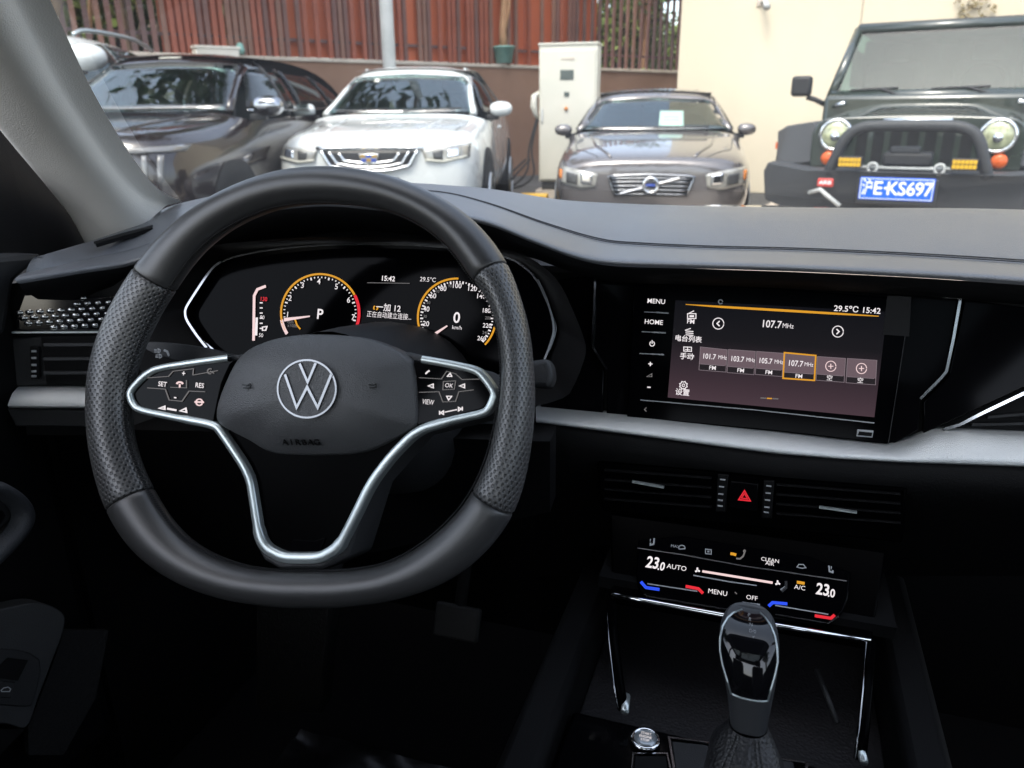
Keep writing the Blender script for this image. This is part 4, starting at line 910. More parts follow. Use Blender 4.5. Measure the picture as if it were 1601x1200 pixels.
# ================================================================== OUTSIDE
def noise_mat(name, c1, c2, scale, rough=.8, bump=0.0, bscale=30, detail=8, streak=None):
    m = bpy.data.materials.new(name); m.use_nodes = True; n = m.node_tree.nodes; L = m.node_tree.links
    b = n['Principled BSDF']; b.inputs['Roughness'].default_value = rough; tc = n.new('ShaderNodeTexCoord')
    t = n.new('ShaderNodeTexNoise'); t.inputs['Scale'].default_value = scale; t.inputs['Detail'].default_value = detail
    src = tc.outputs['Object']
    if streak:
        mp = n.new('ShaderNodeMapping'); mp.inputs['Scale'].default_value = streak; L.new(src, mp.inputs[0]); src = mp.outputs[0]
    L.new(src, t.inputs['Vector']); cr = n.new('ShaderNodeValToRGB'); L.new(t.outputs[0], cr.inputs[0])
    cr.color_ramp.elements[0].color = (*c1, 1); cr.color_ramp.elements[0].position = .35; cr.color_ramp.elements[1].color = (*c2, 1); cr.color_ramp.elements[1].position = .65
    L.new(cr.outputs[0], b.inputs['Base Color'])
    if bump:
        t2 = n.new('ShaderNodeTexNoise'); t2.inputs['Scale'].default_value = bscale; t2.inputs['Detail'].default_value = 6; L.new(src, t2.inputs['Vector'])
        bp = n.new('ShaderNodeBump'); bp.inputs['Strength'].default_value = bump; bp.inputs['Distance'].default_value = .02; L.new(t2.outputs[0], bp.inputs['Height']); L.new(bp.outputs[0], b.inputs['Normal'])
    return m
def paint(name, col, rough=.28, metal=0.0, coat=1.0):
    m = mat(name, col, rough, metal, coat=coat, var=(2.2, .05)); m.node_tree.nodes['Principled BSDF'].inputs['Coat Roughness'].default_value = .03; return m
M_asph = noise_mat('asphalt', (.042, .042, .044), (.065, .064, .062), 3, .9, .5, 90)
tag(MB().add([(-400, -400, -.15), (400, -400, -.15), (400, 400, -.15), (-400, 400, -.15)], [(0, 1, 2, 3)]).build('ground', M_asph, fixn=False), kind='structure')

GZ = -.15                                                # street level (the camera sits a little above the other cars' level)
def at_g(px, D):                                          # ground spot below the point seen at column px, D metres along the axis
    p = CAM + ray(px, 175) * D; return Vector((p.x, p.y, GZ))
# ---- brown boundary wall with coping
W0, W1 = at_g(100, 11.0), at_g(840, 16.0)
wd = (W1 - W0).normalized(); wn = Vector((wd.y, -wd.x, 0))
if wn.y > 0: wn = -wn
wang = atan2(wd.y, wd.x)
M_wall = noise_mat('brown_render', (.215, .122, .080), (.26, .152, .102), 1.3, .85, .25, 25)
M_cop = noise_mat('coping_stone', (.42, .36, .30), (.52, .46, .39), 4, .8, .3, 30)
wz = CAM.z + (PD(100, 70, 1) - PD(100, 181, 1)).z * (W0 - Vector((0, 0, 0))).dot(FWD.xy.to_3d().normalized()) / cos(PIT) * 0
def wall_z(px, py):                                       # height where the sight line meets the wall plane
    d = ray(px, py); t = (W0 - CAM).dot(wn) / d.dot(wn); return (CAM + d * t)
zt = (wall_z(100, 70).z + wall_z(840, 107).z) / 2
def wl(s, h, o=0.0): q = W0 + wd * s + wn * o; return Vector((q.x, q.y, h))
bw = empty('boundary_wall', wl(3, 0), 'low brown rendered wall with pale coping under the slatted fence', 'wall')
L0, L1 = -9, 17.0
def wbox(s0, s1, z0, z1, o0, o1):
    return [wl(s, z, o) for s in (s0, s1) for o in (o0, o1) for z in (z0, z1)], [(0, 1, 3, 2), (4, 6, 7, 5), (0, 4, 5, 1), (2, 3, 7, 6), (0, 2, 6, 4), (1, 5, 7, 3)]
MB().add(*wbox(L0, L1, GZ, zt - .06, -.2, 0)).build('wall_body', M_wall, bw)
k = 0; s = L0
while s < L1:
    MB().add(*wbox(s + .004, min(s + 1.2, L1) - .004, zt - .06, zt, -.22, .03)).build('coping_stone', M_cop, bw, bevel=.01); s += 1.2
# ---- slat fence: every slat its own piece, red sheeting behind the middle run
fe = empty('slat_fence', wl(4, zt), 'tall fence of upright red brown slats standing on the brown wall', 'fence')
slm = [noise_mat('slat_brown', (.13, .06, .048), (.17, .08, .062), 2, .6), noise_mat('slat_red', (.24, .062, .032), (.30, .082, .042), 2, .55), noise_mat('slat_dull', (.18, .088, .062), (.23, .118, .082), 2, .65), noise_mat('slat_dark', (.09, .05, .045), (.13, .07, .06), 2, .6)]
FH = 2.6
base_me = {}
for i, m_ in enumerate(slm):
    v, f = MB().box((0, 0, FH / 2), (.036, .02, FH / 2)).v, MB().box((0, 0, FH / 2), (.036, .02, FH / 2)).f
    me = bpy.data.meshes.new('slat'); me.from_pydata([tuple(p) for p in v], [], f); me.materials.append(m_); base_me[i] = me
random.seed(11)
s = -5.4; n = 0
s_end = (wall_z(1060, 110) - W0).dot(wd) + 1.0
s_mid0 = (wall_z(262, 80) - W0).dot(wd); s_mid1 = (wall_z(905, 107) - W0).dot(wd)
while s < s_end:
    mid = s_mid0 < s < s_mid1
    fx_ = (s - s_mid0) / (s_mid1 - s_mid0)
    if mid and random.random() < (.16 if fx_ < .45 else .30): s += .105; continue
    k = random.choice((0, 1, 1, 1, 2, 0)) if mid else random.choice((0, 3, 3, 2))
    o = bpy.data.objects.new('slat', base_me[k]); COL.objects.link(o); o.parent = fe
    p = wl(s, zt, -.09 + random.uniform(-.012, .012)); o.location = p - fe.location; o.rotation_euler = (random.uniform(-.004, .004), random.uniform(-.006, .006), wang + random.uniform(-.06, .06))
    s += (.105 if mid else (.15 if s < s_mid0 else .21)) + random.uniform(-.008, .012); n += 1
for z in (.25, 1.5, 2.45): MB().add(*wbox(-5.5, s_end, zt + z, zt + z + .05, -.15, -.12)).build('fence_rail', slm[3], fe)
M_sheet = noise_mat('red_sheet', (.44, .095, .034), (.52, .13, .048), .8, .6, .1, 10, streak=(1, 1, .15))
s = s_mid0; pn = []
fs = empty('sheet_screen', wl((s_mid0 + s_mid1) / 2, zt), 'row of orange red sheets seen between the slats of the fence', 'panel')
while s < s_mid1:
    MB().add(*wbox(s, s + .98, zt + .02, zt + FH, -.24, -.21)).build('sheet', M_sheet, fs); s += 1.0
# ---- lamp post in front of the wall
M_post = noise_mat('galvanised_paint', (.42, .43, .42), (.50, .51, .50), 4, .5)
lp0 = at_g(613, 11.2)
lpo = empty('lamp_post', lp0, 'plain grey round post rising in front of the red fence', 'post')
MB().tube([lp0, lp0 + Vector((0, 0, 6))], .093, 20).build('shaft', M_post, lpo, smooth=True)
MB().tube([lp0 + Vector((0, 0, .0)), lp0 + Vector((0, 0, .35))], .14, 20).build('base', M_post, lpo, smooth=True)
MB().tube([lp0 + Vector((0, 0, 5.9)), lp0 + Vector((0, -.9, 6.1)), lp0 + Vector((0, -1.3, 6.1))], [.05, .04, .08], 10).build('lamp_arm', M_post, lpo, smooth=True)
# ---- cream building
cz0 = at_g(1056, 12.6); M_cream = noise_mat('cream_render', (.53, .465, .345), (.61, .535, .405), .45, .9, .15, 40, streak=(1, 1, .45))
cdir = Vector((cos(radians(-6)), sin(radians(-6)), 0)); cnn = Vector((cdir.y, -cdir.x, 0))
cb = empty('cream_building', cz0 + cdir * 5, 'plain cream rendered building filling the right background', 'building')
def cbox(s0, s1, z0, z1, o0, o1):
    g = lambda s, z, o: cz0 + cdir * s + Vector((0, 0, z)) - cnn * o * (-1 if cnn.y > 0 else 1)
    return [g(s, z, o) for s in (s0, s1) for o in (o0, o1) for z in (z0, z1)], [(0, 1, 3, 2), (4, 6, 7, 5), (0, 4, 5, 1), (2, 3, 7, 6), (0, 2, 6, 4), (1, 5, 7, 3)]
jx = 2.62
MB().add(*cbox(0, jx - .006, GZ * 0, 8, 0, 7)).build('wall', M_cream, cb, bevel=.01)
MB().add(*cbox(jx + .006, 16, 0, 8, 0, 7)).build('wall', M_cream, cb, bevel=.01)
MB().add(*cbox(jx - .02, jx + .02, 0, 7.9, .02, .3)).build('joint', M_cop, cb)
MB().add(*cbox(-.01, 16.2, 8, 8.2, -.1, 7.1)).build('roof_slab', M_cop, cb)
def cpt(px, py, o=0.0):
    d = ray(px, py); nn = Vector((cdir.y, -cdir.x, 0)); t = (cz0 - CAM).dot(nn) / d.dot(nn); q = CAM + d * t; return q + (nn if nn.y < 0 else -nn) * o
# fittings on the building wall
fx = empty('wall_lamp', cpt(1195, 4), 'small grey lamp fitting on the cream wall at the top edge', 'lamp')
p = cpt(1190, 4, .0); q = cpt(1203, 14, .25)
MB().tube([p, (p + q) / 2 + Vector((0, 0, .06)), q], [.02, .025, .055], 10).build('lamp_arm', M_post, fx, smooth=True)
MB().box(p, (.06, .02, .05)).build('mount', M_cop, fx, bevel=.008)
random.seed(5)
wr = empty('wire_plant', cpt(1535, 20), 'dry creeper stems and wires clinging to the cream wall above the off-roader', 'creeper')
mb = MB()
for i in range(16):
    x, y = random.uniform(1500, 1556), random.uniform(-6, 30)
    mb.tube([cpt(x, y, .03), cpt(x + random.uniform(-9, 9), y + random.uniform(2, 7), .05), cpt(x + random.uniform(-16, 16), y + random.uniform(3, 12), .03)], .007, 5)
M_twig = noise_mat('dry_stem', (.10, .08, .05), (.17, .14, .07), 8, .8)
tag(mb.build('stems', M_twig, wr), kind='stuff')
mb = MB()
for i in range(60):
    c = cpt(random.uniform(1498, 1556), random.uniform(-8, 34), .06); a = Vector((random.gauss(0, 1), random.gauss(0, 1), random.gauss(0, 1))).normalized() * .035; b_ = a.orthogonal().normalized() * .02
    mb.add([c - a, c + b_, c + a, c - b_], [(0, 1, 2, 3)])
M_leafdry = noise_mat('dry_leaf', (.16, .13, .05), (.26, .20, .10), 9, .7)
tag(mb.build('leaves', M_leafdry, wr), kind='stuff')

# ---- charging cabinet
cc = at_g(887, 10.75) + Vector((0, 0, .22)); RZ = radians(6); rot = Matrix.Rotation(RZ, 3, 'Z')
M_cab = noise_mat('cabinet_white', (.52, .51, .44), (.57, .55, .48), 2, .45)
ch = empty('charging_cabinet', cc, 'tall white charging cabinet between the white car and the grey saloon', 'charger', rz=RZ)
def lb(name, c, h, m, par, **kw): return MB().box(c, h).build(name, m, par, local=True, **kw)
CH = 1.90
lb('plinth', (0, .22, .04), (.36, .2, .06), M_rubber, ch); lb('foundation', (0, .22, -.13), (.44, .27, .11), M_cop, ch)
lb('cabinet_body', (0, .22, .10 + (CH - .10) / 2), (.40, .22, (CH - .10) / 2), M_cab, ch, bevel=.012)
lb('front_door', (0, -.008, .12 + (CH - .18) / 2), (.375, .012, (CH - .2) / 2), M_cab, ch, bevel=.006)
lb('top_cap', (0, .22, CH + .012), (.412, .235, .014), M_cab, ch, bevel=.006)
M_scrn = mat('charger_screen', (.05, .07, .07), .12)
lb('screen', (-.01, -.024, 1.52), (.092, .006, .062), M_scrn, ch, bevel=.004)
lb('card_reader', (-.01, -.024, 1.27), (.036, .006, .03), M_scrn, ch, bevel=.003)
lb('slot', (0, -.022, 1.72), (.09, .004, .012), M_cop, ch)
MB().tube([(-.015, -.02, 1.085), (-.015, -.045, 1.085)], .026, 14).build('stop_button', mat('orange_button', (.55, .20, .05), .5), ch, local=True, smooth=True)
lb('door_handle', (-.35, -.03, 1.0), (.012, .014, .09), M_post, ch, bevel=.004)
MB().tube([(-.40, .06, 1.30), (-.47, .02, 1.25), (-.475, .0, 1.12), (-.45, .02, 1.0), (-.42, .06, .95)], [.03, .045, .05, .03, .02], 10).build('charging_gun', M_cab, ch, local=True, smooth=True)
cbl = MB()
for i in range(2):
    cbl.tube(catmull([(-.42 - .02 * i, .05, .97), (-.50 - .04 * i, -.02, .55), (-.46 - .10 * i, -.06, .22 + .03 * i), (-.62 - .14 * i, -.05, .05), (-.85 - .1 * i, -.1, .03 + .02 * i), (-.55 - .06 * i, .1, .4)], 6), .014, 8)
cbl.build('cable', M_rubber, ch, local=True, smooth=True)
yb = at_g(835, 10.3) + Vector((0, 0, .02))
yk = empty('wheel_stop', yb, 'yellow block at the foot of the white charging cabinet', 'wheel stop', rz=radians(8))
lb('block', (0, 0, .09), (.19, .10, .09), noise_mat('yellow_paint', (.62, .36, .05), (.70, .44, .08), 6, .6, .3, 40), yk, bevel=.015)
lb('reflector', (0, -.1035, .1), (.06, .004, .03), M_cab, yk)

# ---- white planter block, teal pot, plant pots on the wall
M_white_bl = noise_mat('white_block', (.62, .58, .50), (.72, .68, .60), 3, .8, .3, 20)
p = wall_z(338, 88); ob = empty('stone_block', p, 'cream stone block standing on the brown wall', 'block', rz=wang)
lb('block', (0, 0, .02), (.33, .12, .085), M_white_bl, ob, bevel=.012)
lb('coping', (0, 0, .125), (.35, .13, .02), M_white_bl, ob, bevel=.006)
M_teal = noise_mat('teal_paint', (.20, .40, .35), (.27, .48, .42), 5, .5)
p = wall_z(376, 78); ob = empty('teal_jar', p, 'small pale teal jar on the end of the cream stone block', 'jar')
def lathe(name, prof, m, par, n=20, sq=None):
    return MB().grid([[Vector((r * cos(2 * pi * k / n), r * sin(2 * pi * k / n), z)) for k in range(n)] for r, z in prof], closed=True).build(name, m, par, local=True, smooth=True)
lathe('jar_body', [(.001, -.06), (.05, -.06), (.065, 0), (.055, .06), (.04, .075), (.001, .075)], M_teal, ob)
lathe('jar_lid', [(.05, .075), (.052, .09), (.02, .105), (.001, .11)], M_teal, ob)
def leaf_crown(name, c, rad, n, ls, m, par, seed, hollow=.35, local=False):
    rnd = random.Random(seed); mb = MB(); cl = []
    for i in range(max(6, n // 90)):
        d = Vector((rnd.gauss(0, 1), rnd.gauss(0, 1), rnd.gauss(0, .8))).normalized() * rnd.uniform(hollow, 1)
        cl.append(Vector((d.x * rad[0], d.y * rad[1], d.z * rad[2])))
    for i in range(n):
        b0 = rnd.choice(cl); q = Vector(c) + b0 + Vector((rnd.gauss(0, .2) * rad[0], rnd.gauss(0, .2) * rad[1], rnd.gauss(0, .17) * rad[2]))
        a = Vector((rnd.gauss(0, 1), rnd.gauss(0, 1), rnd.gauss(0, .6))).normalized(); b_ = a.orthogonal().normalized(); b_ = (Matrix.Rotation(rnd.uniform(0, 6.28), 3, a) @ b_)
        l = ls * rnd.uniform(.6, 1.3); mb.add([q - a * l, q + b_ * l * .45, q + a * l, q - b_ * l * .45], [(0, 1, 2, 3)])
    return tag(mb.build(name, m, par, local=local, fixn=False), kind='stuff')
M_leaf = noise_mat('leaf_green', (.035, .075, .015), (.09, .15, .03), .8, .6)
M_leaf2 = noise_mat('leaf_yellow_green', (.10, .15, .02), (.20, .26, .05), .8, .6)
M_bark = noise_mat('bark', (.16, .11, .07), (.25, .18, .12), 6, .9, .6, 20)
M_bark2 = noise_mat('orange_bark', (.38, .20, .10), (.48, .28, .15), 5, .85, .4, 20)
p = wall_z(788, 98); pot = empty('potted_tree', p + wn * .0, 'slender pale trunk growing from a teal pot on the wall beside the charging cabinet', 'potted tree')
lathe('pot', [(.001, 0), (.16, 0), (.20, .27), (.215, .27), (.215, .30), (.18, .30), (.17, .25), (.001, .25)], M_teal, pot, 4 * 5)
MB().tube([(0, 0, .2), (-.02, 0, .6), (.02, .0, 1.1), (-.01, 0, 1.8)], [.085, .07, .065, .05], 9).build('trunk', M_bark2, pot, local=True, smooth=True)
MB().tube([(0, 0, .5), (.10, 0, .9), (.16, .02, 1.7)], [.045, .035, .03], 8).build('limb', M_bark2, pot, local=True, smooth=True)
leaf_crown('crown', (0, 0, 2.4), (.7, .7, .6), 700, .09, M_leaf, pot, 4, local=True)
# white fittings on the wall far left
p = wall_z(92, 68); ob = empty('wall_camera', p, 'white camera on a short stand on the brown wall far left', 'camera')
MB().tube([(0, 0, -.05), (0, 0, .22)], [.09, .05], 10).build('stand', M_white_bl, ob, local=True, smooth=True)
MB().tube([(.02, -.05, .24), (-.22, -.05, .18)], [.05, .075], 10).build('camera_body', M_cab, ob, local=True, smooth=True)
MB().tube([(.03, -.03, .2), (.03, -.03, .34)], [.06, .05], 10).build('lamp_head', M_cab, ob, local=True, smooth=True)

# ---- trees
def tree(name, loc, h, rad, trunk_r, n, ls, m, label, cat, seed, group=None, lean=0.0, cz=None, bark=None):
    t = empty(name, loc, label, cat, group); rnd = random.Random(seed); cz = cz or h - rad[2] * .8
    MB().tube([(0, 0, 0), (lean * .3, 0, h * .3), (lean * .7 + .05, .05, h * .55), (lean, 0, cz)], [trunk_r, trunk_r * .8, trunk_r * .65, trunk_r * .4], 9).build('trunk', bark or M_bark, t, local=True, smooth=True)
    mb = MB()
    for i in range(6):
        a = rnd.uniform(0, 6.28); mb.tube([(lean * .7, 0, h * .5 + i * .1), (lean + cos(a) * rad[0] * .4, sin(a) * rad[1] * .4, cz), (lean + cos(a) * rad[0] * .75, sin(a) * rad[1] * .75, cz + rnd.uniform(-.2, .5) * rad[2])], [trunk_r * .45, trunk_r * .3, trunk_r * .12], 6)
    mb.build('limbs', bark or M_bark, t, local=True, smooth=True)
    leaf_crown('crown', (lean, 0, cz), rad, n, ls, m, t, seed, local=True); return t
def beh(px, extra):                                      # spot behind the fence along the sight line
    q = wall_z(px, 90); q = q + (q - CAM).normalized() * extra * 1.3; return Vector((q.x, q.y, GZ))
tree('garden_tree', beh(90, 1.6), 4.6, (1.5, 1.2, 1.5), .10, 1800, .13, M_leaf2, 'yellowish tree behind the left end of the slat fence', 'tree', 21, lean=.2)
tree('garden_tree', beh(190, 2.4), 5.2, (1.6, 1.4, 1.6), .13, 1800, .13, M_leaf, 'green tree behind the fence above the dark car', 'tree', 22, lean=-.3)
tree('garden_tree', beh(960, 2.0), 4.4, (1.2, 1.2, 1.4), .10, 1600, .12, M_leaf2, 'bright green tree behind the fence near the charging cabinet', 'tree', 23)
tree('garden_tree', beh(1003, 1.0), 5.5, (1.3, 1.3, 1.3), .155, 1300, .12, M_leaf, 'tree with thick orange trunk behind the fence left of the cream wall', 'tree', 24, bark=M_bark2)
for i, (px, e, g) in enumerate(((128, .5, .035), (205, .55, .05), (232, .5, .04), (272, .4, .05), (70, .6, .04))):
    q = beh(px, e); o = empty('bare_trunk', q, ('thin bare leaning stem', 'pale bare trunk', 'forked bare trunk', 'thick pale trunk beside the red sheets', 'slim bare stem')[i] + (' behind the slats at the far left' if i != 3 else ''), 'tree trunk')
    MB().tube([(0, 0, 0), (.05, 0, 1.6), (.3 if i == 0 else -.06, .03, 2.8), (.5 if i == 0 else .02, .0, 4.2)], [g * 1.2, g, g * .9, g * .6], 8).build('trunk', M_bark if i % 2 else M_bark2, o, local=True, smooth=True)
    MB().tube([(.02, 0, 1.9), (.25, .05, 2.6), (.3, .05, 3.5)], [g * .6, g * .5, g * .3], 7).build('limb', M_bark, o, local=True, smooth=True)
for px, e, h_, r_, lb_ in ((30, .6, 11, 3.2, 'tall dense tree behind the far left of the fence, crown above the frame'), (430, 5.0, 12.5, 2.6, 'tall tree behind the red fence, crown far above the frame')):
    tree('tall_tree', beh(px, e), h_, (r_, r_, r_ * .8), .2, 2600, .24, M_leaf, lb_, 'tree', 70 + px, lean=3.0 if px < 100 else 0.0)
# hedge behind the fence on both open runs
for px, ln, nm in ((150, 3.6, 'hedge behind the left end of the slatted fence'), (960, 2.4, 'hedge behind the fence just right of the charging cabinet'), (1030, 2.4, 'hedge behind the fence right beside the cream building')):
    q = beh(px, 2.6 if px < 1000 else 3.4); o = empty('hedge', q, nm, 'hedge', rz=wang)
    leaf_crown('foliage', (0, 0, 2.1), (ln, .6, 2.0), 7500, .12, M_leaf if px < 500 else M_leaf2, o, 31 + px, hollow=.0, local=True)
    MB().tube([(0, 0, 0), (0, 0, 1.4)], .05, 6).build('stem', M_bark, o, local=True)
# brown house far behind the left fence run so that gaps show wood
q = beh(120, 5.5); o = empty('timber_shed', q, 'tan timber shed behind the left end of the fence', 'shed', rz=wang)
M_timber = noise_mat('tan_timber', (.34, .24, .14), (.46, .34, .21), 3, .8, .3, 12, streak=(6, 6, .4))
for i in range(30): lb('board', (-4.5 + i * .3, 0, 2.2), (.143, .03 + .006 * (i % 3), 2.2), M_timber, o, bevel=.01)
lb('roof', (0, .8, 4.5), (4.8, 1.3, .08), M_cop, o)

# ---- trees behind the camera, mirrored in the windscreens; middle one added to shade us
for i, (x, y, h, r) in enumerate(((-8.5, -1.5, 9, 3.2), (-1.0, -4.6, 10.2, 3.7), (8.5, -9, 10, 3.6))):
    tree('street_tree', (x, y, GZ), h, (r, r, r * .8), .22, 2600, .30, M_leaf, ('big shade tree standing left behind our car', 'unseen tree added straight behind our car to shade it', 'big shade tree right behind our car')[i], 'tree', 60 + i)

# ================================================================== PARKED CARS
M_tyre = mat('tyre', (.012, .012, .013), .85); M_rim = mat('alloy', (.45, .46, .47), .35, metal=.9); M_arch = mat('arch_black', (.006, .006, .006), .9)
M_cg = glassm('car_glass', (.50, .66, .66), f0=.13); M_cgs = glassm('side_glass', (.42, .48, .48))
M_seat = mat('seat_cloth', (.030, .030, .032), .85, var=(6, .2)); M_lining = mat('cabin_lining', (.20, .195, .18), .9)
M_lens = mat('lamp_lens', (.27, .265, .24), .12, spec=.7, coat=1, var=(14, .35)); M_lamp_dark = mat('lamp_dark', (.05, .05, .05), .2); M_grille = mat('grille_black', (.010, .010, .011), .4)
M_gum = mat('trim_black', (.016, .016, .017), .6)
M_int = mat('seat_dark', (.02, .02, .02), .8)
def car_root(name, px, D, head, label, cat='car', group='cars parked facing us'):
    return empty(name, at_g(px, D), label, cat, group, rz=radians(18.5 - head))
def body(root, st, m, name='body', gl=None):
    rows = []
    for (y, zb, wsl, wmx, zm, wb, zbelt, wr, zr, zt_) in st:
        h = [(0, zb), (.6 * wsl, zb), (wsl, zb + .02), (wmx, zm), (wb, zbelt), (wr, zr), (wr * .55, zr + (zt_ - zr) * .75), (0, zt_)]
        loop = [Vector((x, y, z)) for x, z in h] + [Vector((-x, y, z)) for x, z in h[-2:0:-1]]
        rows.append(loop)
    mb = MB().grid(rows, closed=True); n = len(rows[0])
    mb.f.append(tuple(range(n - 1, -1, -1))); mb.f.append(tuple((len(rows) - 1) * n + k for k in range(n)))
    o = mb.build(name, m, root, smooth=True, subs=2, local=True)
    dg = bpy.context.evaluated_depsgraph_get(); ev = o.evaluated_get(dg); me = ev.to_mesh()
    bv = BVHTree.FromPolygons([v.co.copy() for v in me.vertices], [tuple(p.vertices) for p in me.polygons]); ev.to_mesh_clear()
    if gl is not None:                         # cut the window openings, put a cabin inside
        a, b, c = gl; bm = bmesh.new(); bm.from_mesh(o.data); kill = []
        zc = {}
        for f in bm.faces:
            if len(f.verts) != 4: continue
            ys = [v.co.y for v in f.verts]; xs = [abs(v.co.x) for v in f.verts]; zs = [v.co.z for v in f.verts]
            wr_ = {}
            y0, y1 = min(ys), max(ys)
            ra = [r for r in st if abs(r[0] - y0) < 1e-4]; rb_ = [r for r in st if abs(r[0] - y1) < 1e-4]
            if not ra or not rb_: continue
            ra, rb_ = ra[0], rb_[0]
            top = max(xs) <= max(ra[7], rb_[7]) + 1e-3 and min(zs) >= min(ra[8], rb_[8]) - 1e-3
            side = min(xs) >= min(ra[7], rb_[7]) - 1e-3 and max(xs) <= max(ra[5], rb_[5]) + 1e-3 and min(zs) >= min(ra[6], rb_[6]) - 1e-3
            if top and st[a][0] - 1e-4 <= y0 and y1 <= st[b][0] + 1e-4: kill.append(f)
            elif side and st[a][0] - 1e-4 <= y0 and y1 <= st[c][0] + 1e-4: kill.append(f)
        bmesh.ops.delete(bm, geom=kill, context='FACES'); bm.to_mesh(o.data); bm.free()
        yc, yr, L_ = st[a][0], st[b][0], st[-1][0]; W = st[b][3]; zb = st[b][6]; H = max(r[9] for r in st)
        def lbx(n, c_, h, mm, **kw): return MB().box(c_, h).build(n, mm, root, local=True, **kw)
        lbx('cabin_floor', (0, (yc + L_ * .84) / 2, zb - .22), (W * .88, (L_ * .84 - yc) / 2 - .02, .02), M_seat)
        lbx('dash_top', (0, yc + .28, zb - .07), (W * .84, .26, .06), M_seat, bevel=.03)
        lbx('rear_bench', (0, L_ * .72, zb - .02), (W * .72, .12, .26), M_seat, bevel=.08)
        for sx in (-1, 1):
            sb_ = lbx('seat', (sx * .38, yr + .35, zb + .02), (.24, .09, .26), M_seat, bevel=.07, seg=3)
            MB().box((sx * .38, yr + .37, zb + .37), (.12, .05, .085)).build('headrest', M_seat, sb_, local=True, bevel=.04, seg=3)
            MB().tube([cast(bv, 'F', sx * st[b][7] * q_, z_, -.015) for q_, z_ in ((1.19, st[a][8] + .01), (1.12, st[a][8] * .75 + st[b][8] * .25), (1.05, st[a][8] * .45 + st[b][8] * .55), (.985, st[a][8] * .15 + st[b][8] * .85)) if cast(bv, 'F', sx * st[b][7] * q_, z_, -.015)], .036, 8).build('screen_pillar', m, root, smooth=True, local=True)
        wr0, wr1, y_b, y_c = st[b][7], st[c][7], st[b][0], st[c][0]
        panel('roof_front', bv, 'T', [(-wr0 * .99, y_b - .16), (0, y_b - .18), (wr0 * .99, y_b - .16)], [(-wr0 * 1.0, y_b + .35), (0, y_b + .35), (wr0 * 1.0, y_b + .35)], m, root, .004, 16, 6)
        for sx in (-1, 1): panel('roof_side', bv, 'T', [(sx * wr0 * .9, y_b - .10), (sx * wr0 * .9, (y_b + y_c) / 2), (sx * wr1 * .9, y_c)], [(sx * wr0 * 1.06, y_b - .10), (sx * wr0 * 1.06, (y_b + y_c) / 2), (sx * wr1 * 1.06, y_c)], m, root, .004, 16, 4)
        for sx, ax in ((1, 'R'), (-1, 'L')):
            zr0, zr1 = st[b][6] + .03, st[c][8] - .01
            panel('rear_pillar', bv, ax, [(y_c - .22, zr1), (y_c + .06, zr1 - .06)], [(y_c - .12, zr0), (y_c + .12, zr0)], m, root, .004, 8, 6)
            line('door_pillar', bv, ax, [(yr + .40, zr0), (yr + .42, st[b][8] - .01)], .028, M_gum, root, .0)
        MB().tube([(.38 + .17 * cos(t), yc + .62 + .05 * sin(t), zb + .06 + .17 * sin(t)) for t in np.linspace(0, 2 * pi, 20, endpoint=False)], .016, 6, closed=True).build('steering_ring', M_gum, root, local=True, smooth=True)
        lbx('inner_mirror', (0, yr - .12, H - .22), (.12, .02, .035), M_gum, bevel=.012)
    return o, bv
def cast(bv, axis, a, b, off):
    if axis == 'F': o, d = Vector((a, -3, b)), Vector((0, 1, 0))
    elif axis == 'R': o, d = Vector((4, a, b)), Vector((-1, 0, 0))
    elif axis == 'L': o, d = Vector((-4, a, b)), Vector((1, 0, 0))
    else: o, d = Vector((a, b, 5)), Vector((0, 0, -1))
    h = bv.ray_cast(o, d)
    if h[0] is None: return None
    nrm = h[1] if h[1].dot(d) < 0 else -h[1]
    return h[0] + (nrm * .4 - d * .6).normalized() * off
def resamp(p, n):
    p = [np.array(q, float) for q in p]; L = [0]
    for i in range(1, len(p)): L.append(L[-1] + np.linalg.norm(p[i] - p[i - 1]))
    t = np.linspace(0, L[-1], n); return [(np.interp(x, L, [q[0] for q in p]), np.interp(x, L, [q[1] for q in p])) for x in t]
def panel(name, bv, axis, top, bot, m, par, off=.008, nu=14, nv=6, thick=.006):
    T_, B_ = resamp(top, nu), resamp(bot, nu); rows = []; last = None
    for j in range(nv):
        f = j / (nv - 1); r = []
        for a, b in zip(T_, B_):
            q = cast(bv, axis, a[0] + (b[0] - a[0]) * f, a[1] + (b[1] - a[1]) * f, off)
            if q is None: q = last if last is not None else Vector((a[0], 0, a[1]))
            last = q; r.append(q)
        rows.append(r)
    return MB().grid(rows).build(name, m, par, smooth=True, solid=thick, local=True)
def sym(f): f(1); f(-1)
def line(name, bv, axis, pts, r, m, par, off=.006):
    P_ = [cast(bv, axis, a, b, off) for a, b in resamp(pts, max(6, len(pts) * 4))]; P_ = [p for p in P_ if p is not None]
    return MB().tube(P_, r, 6).build(name, m, par, smooth=True, local=True)
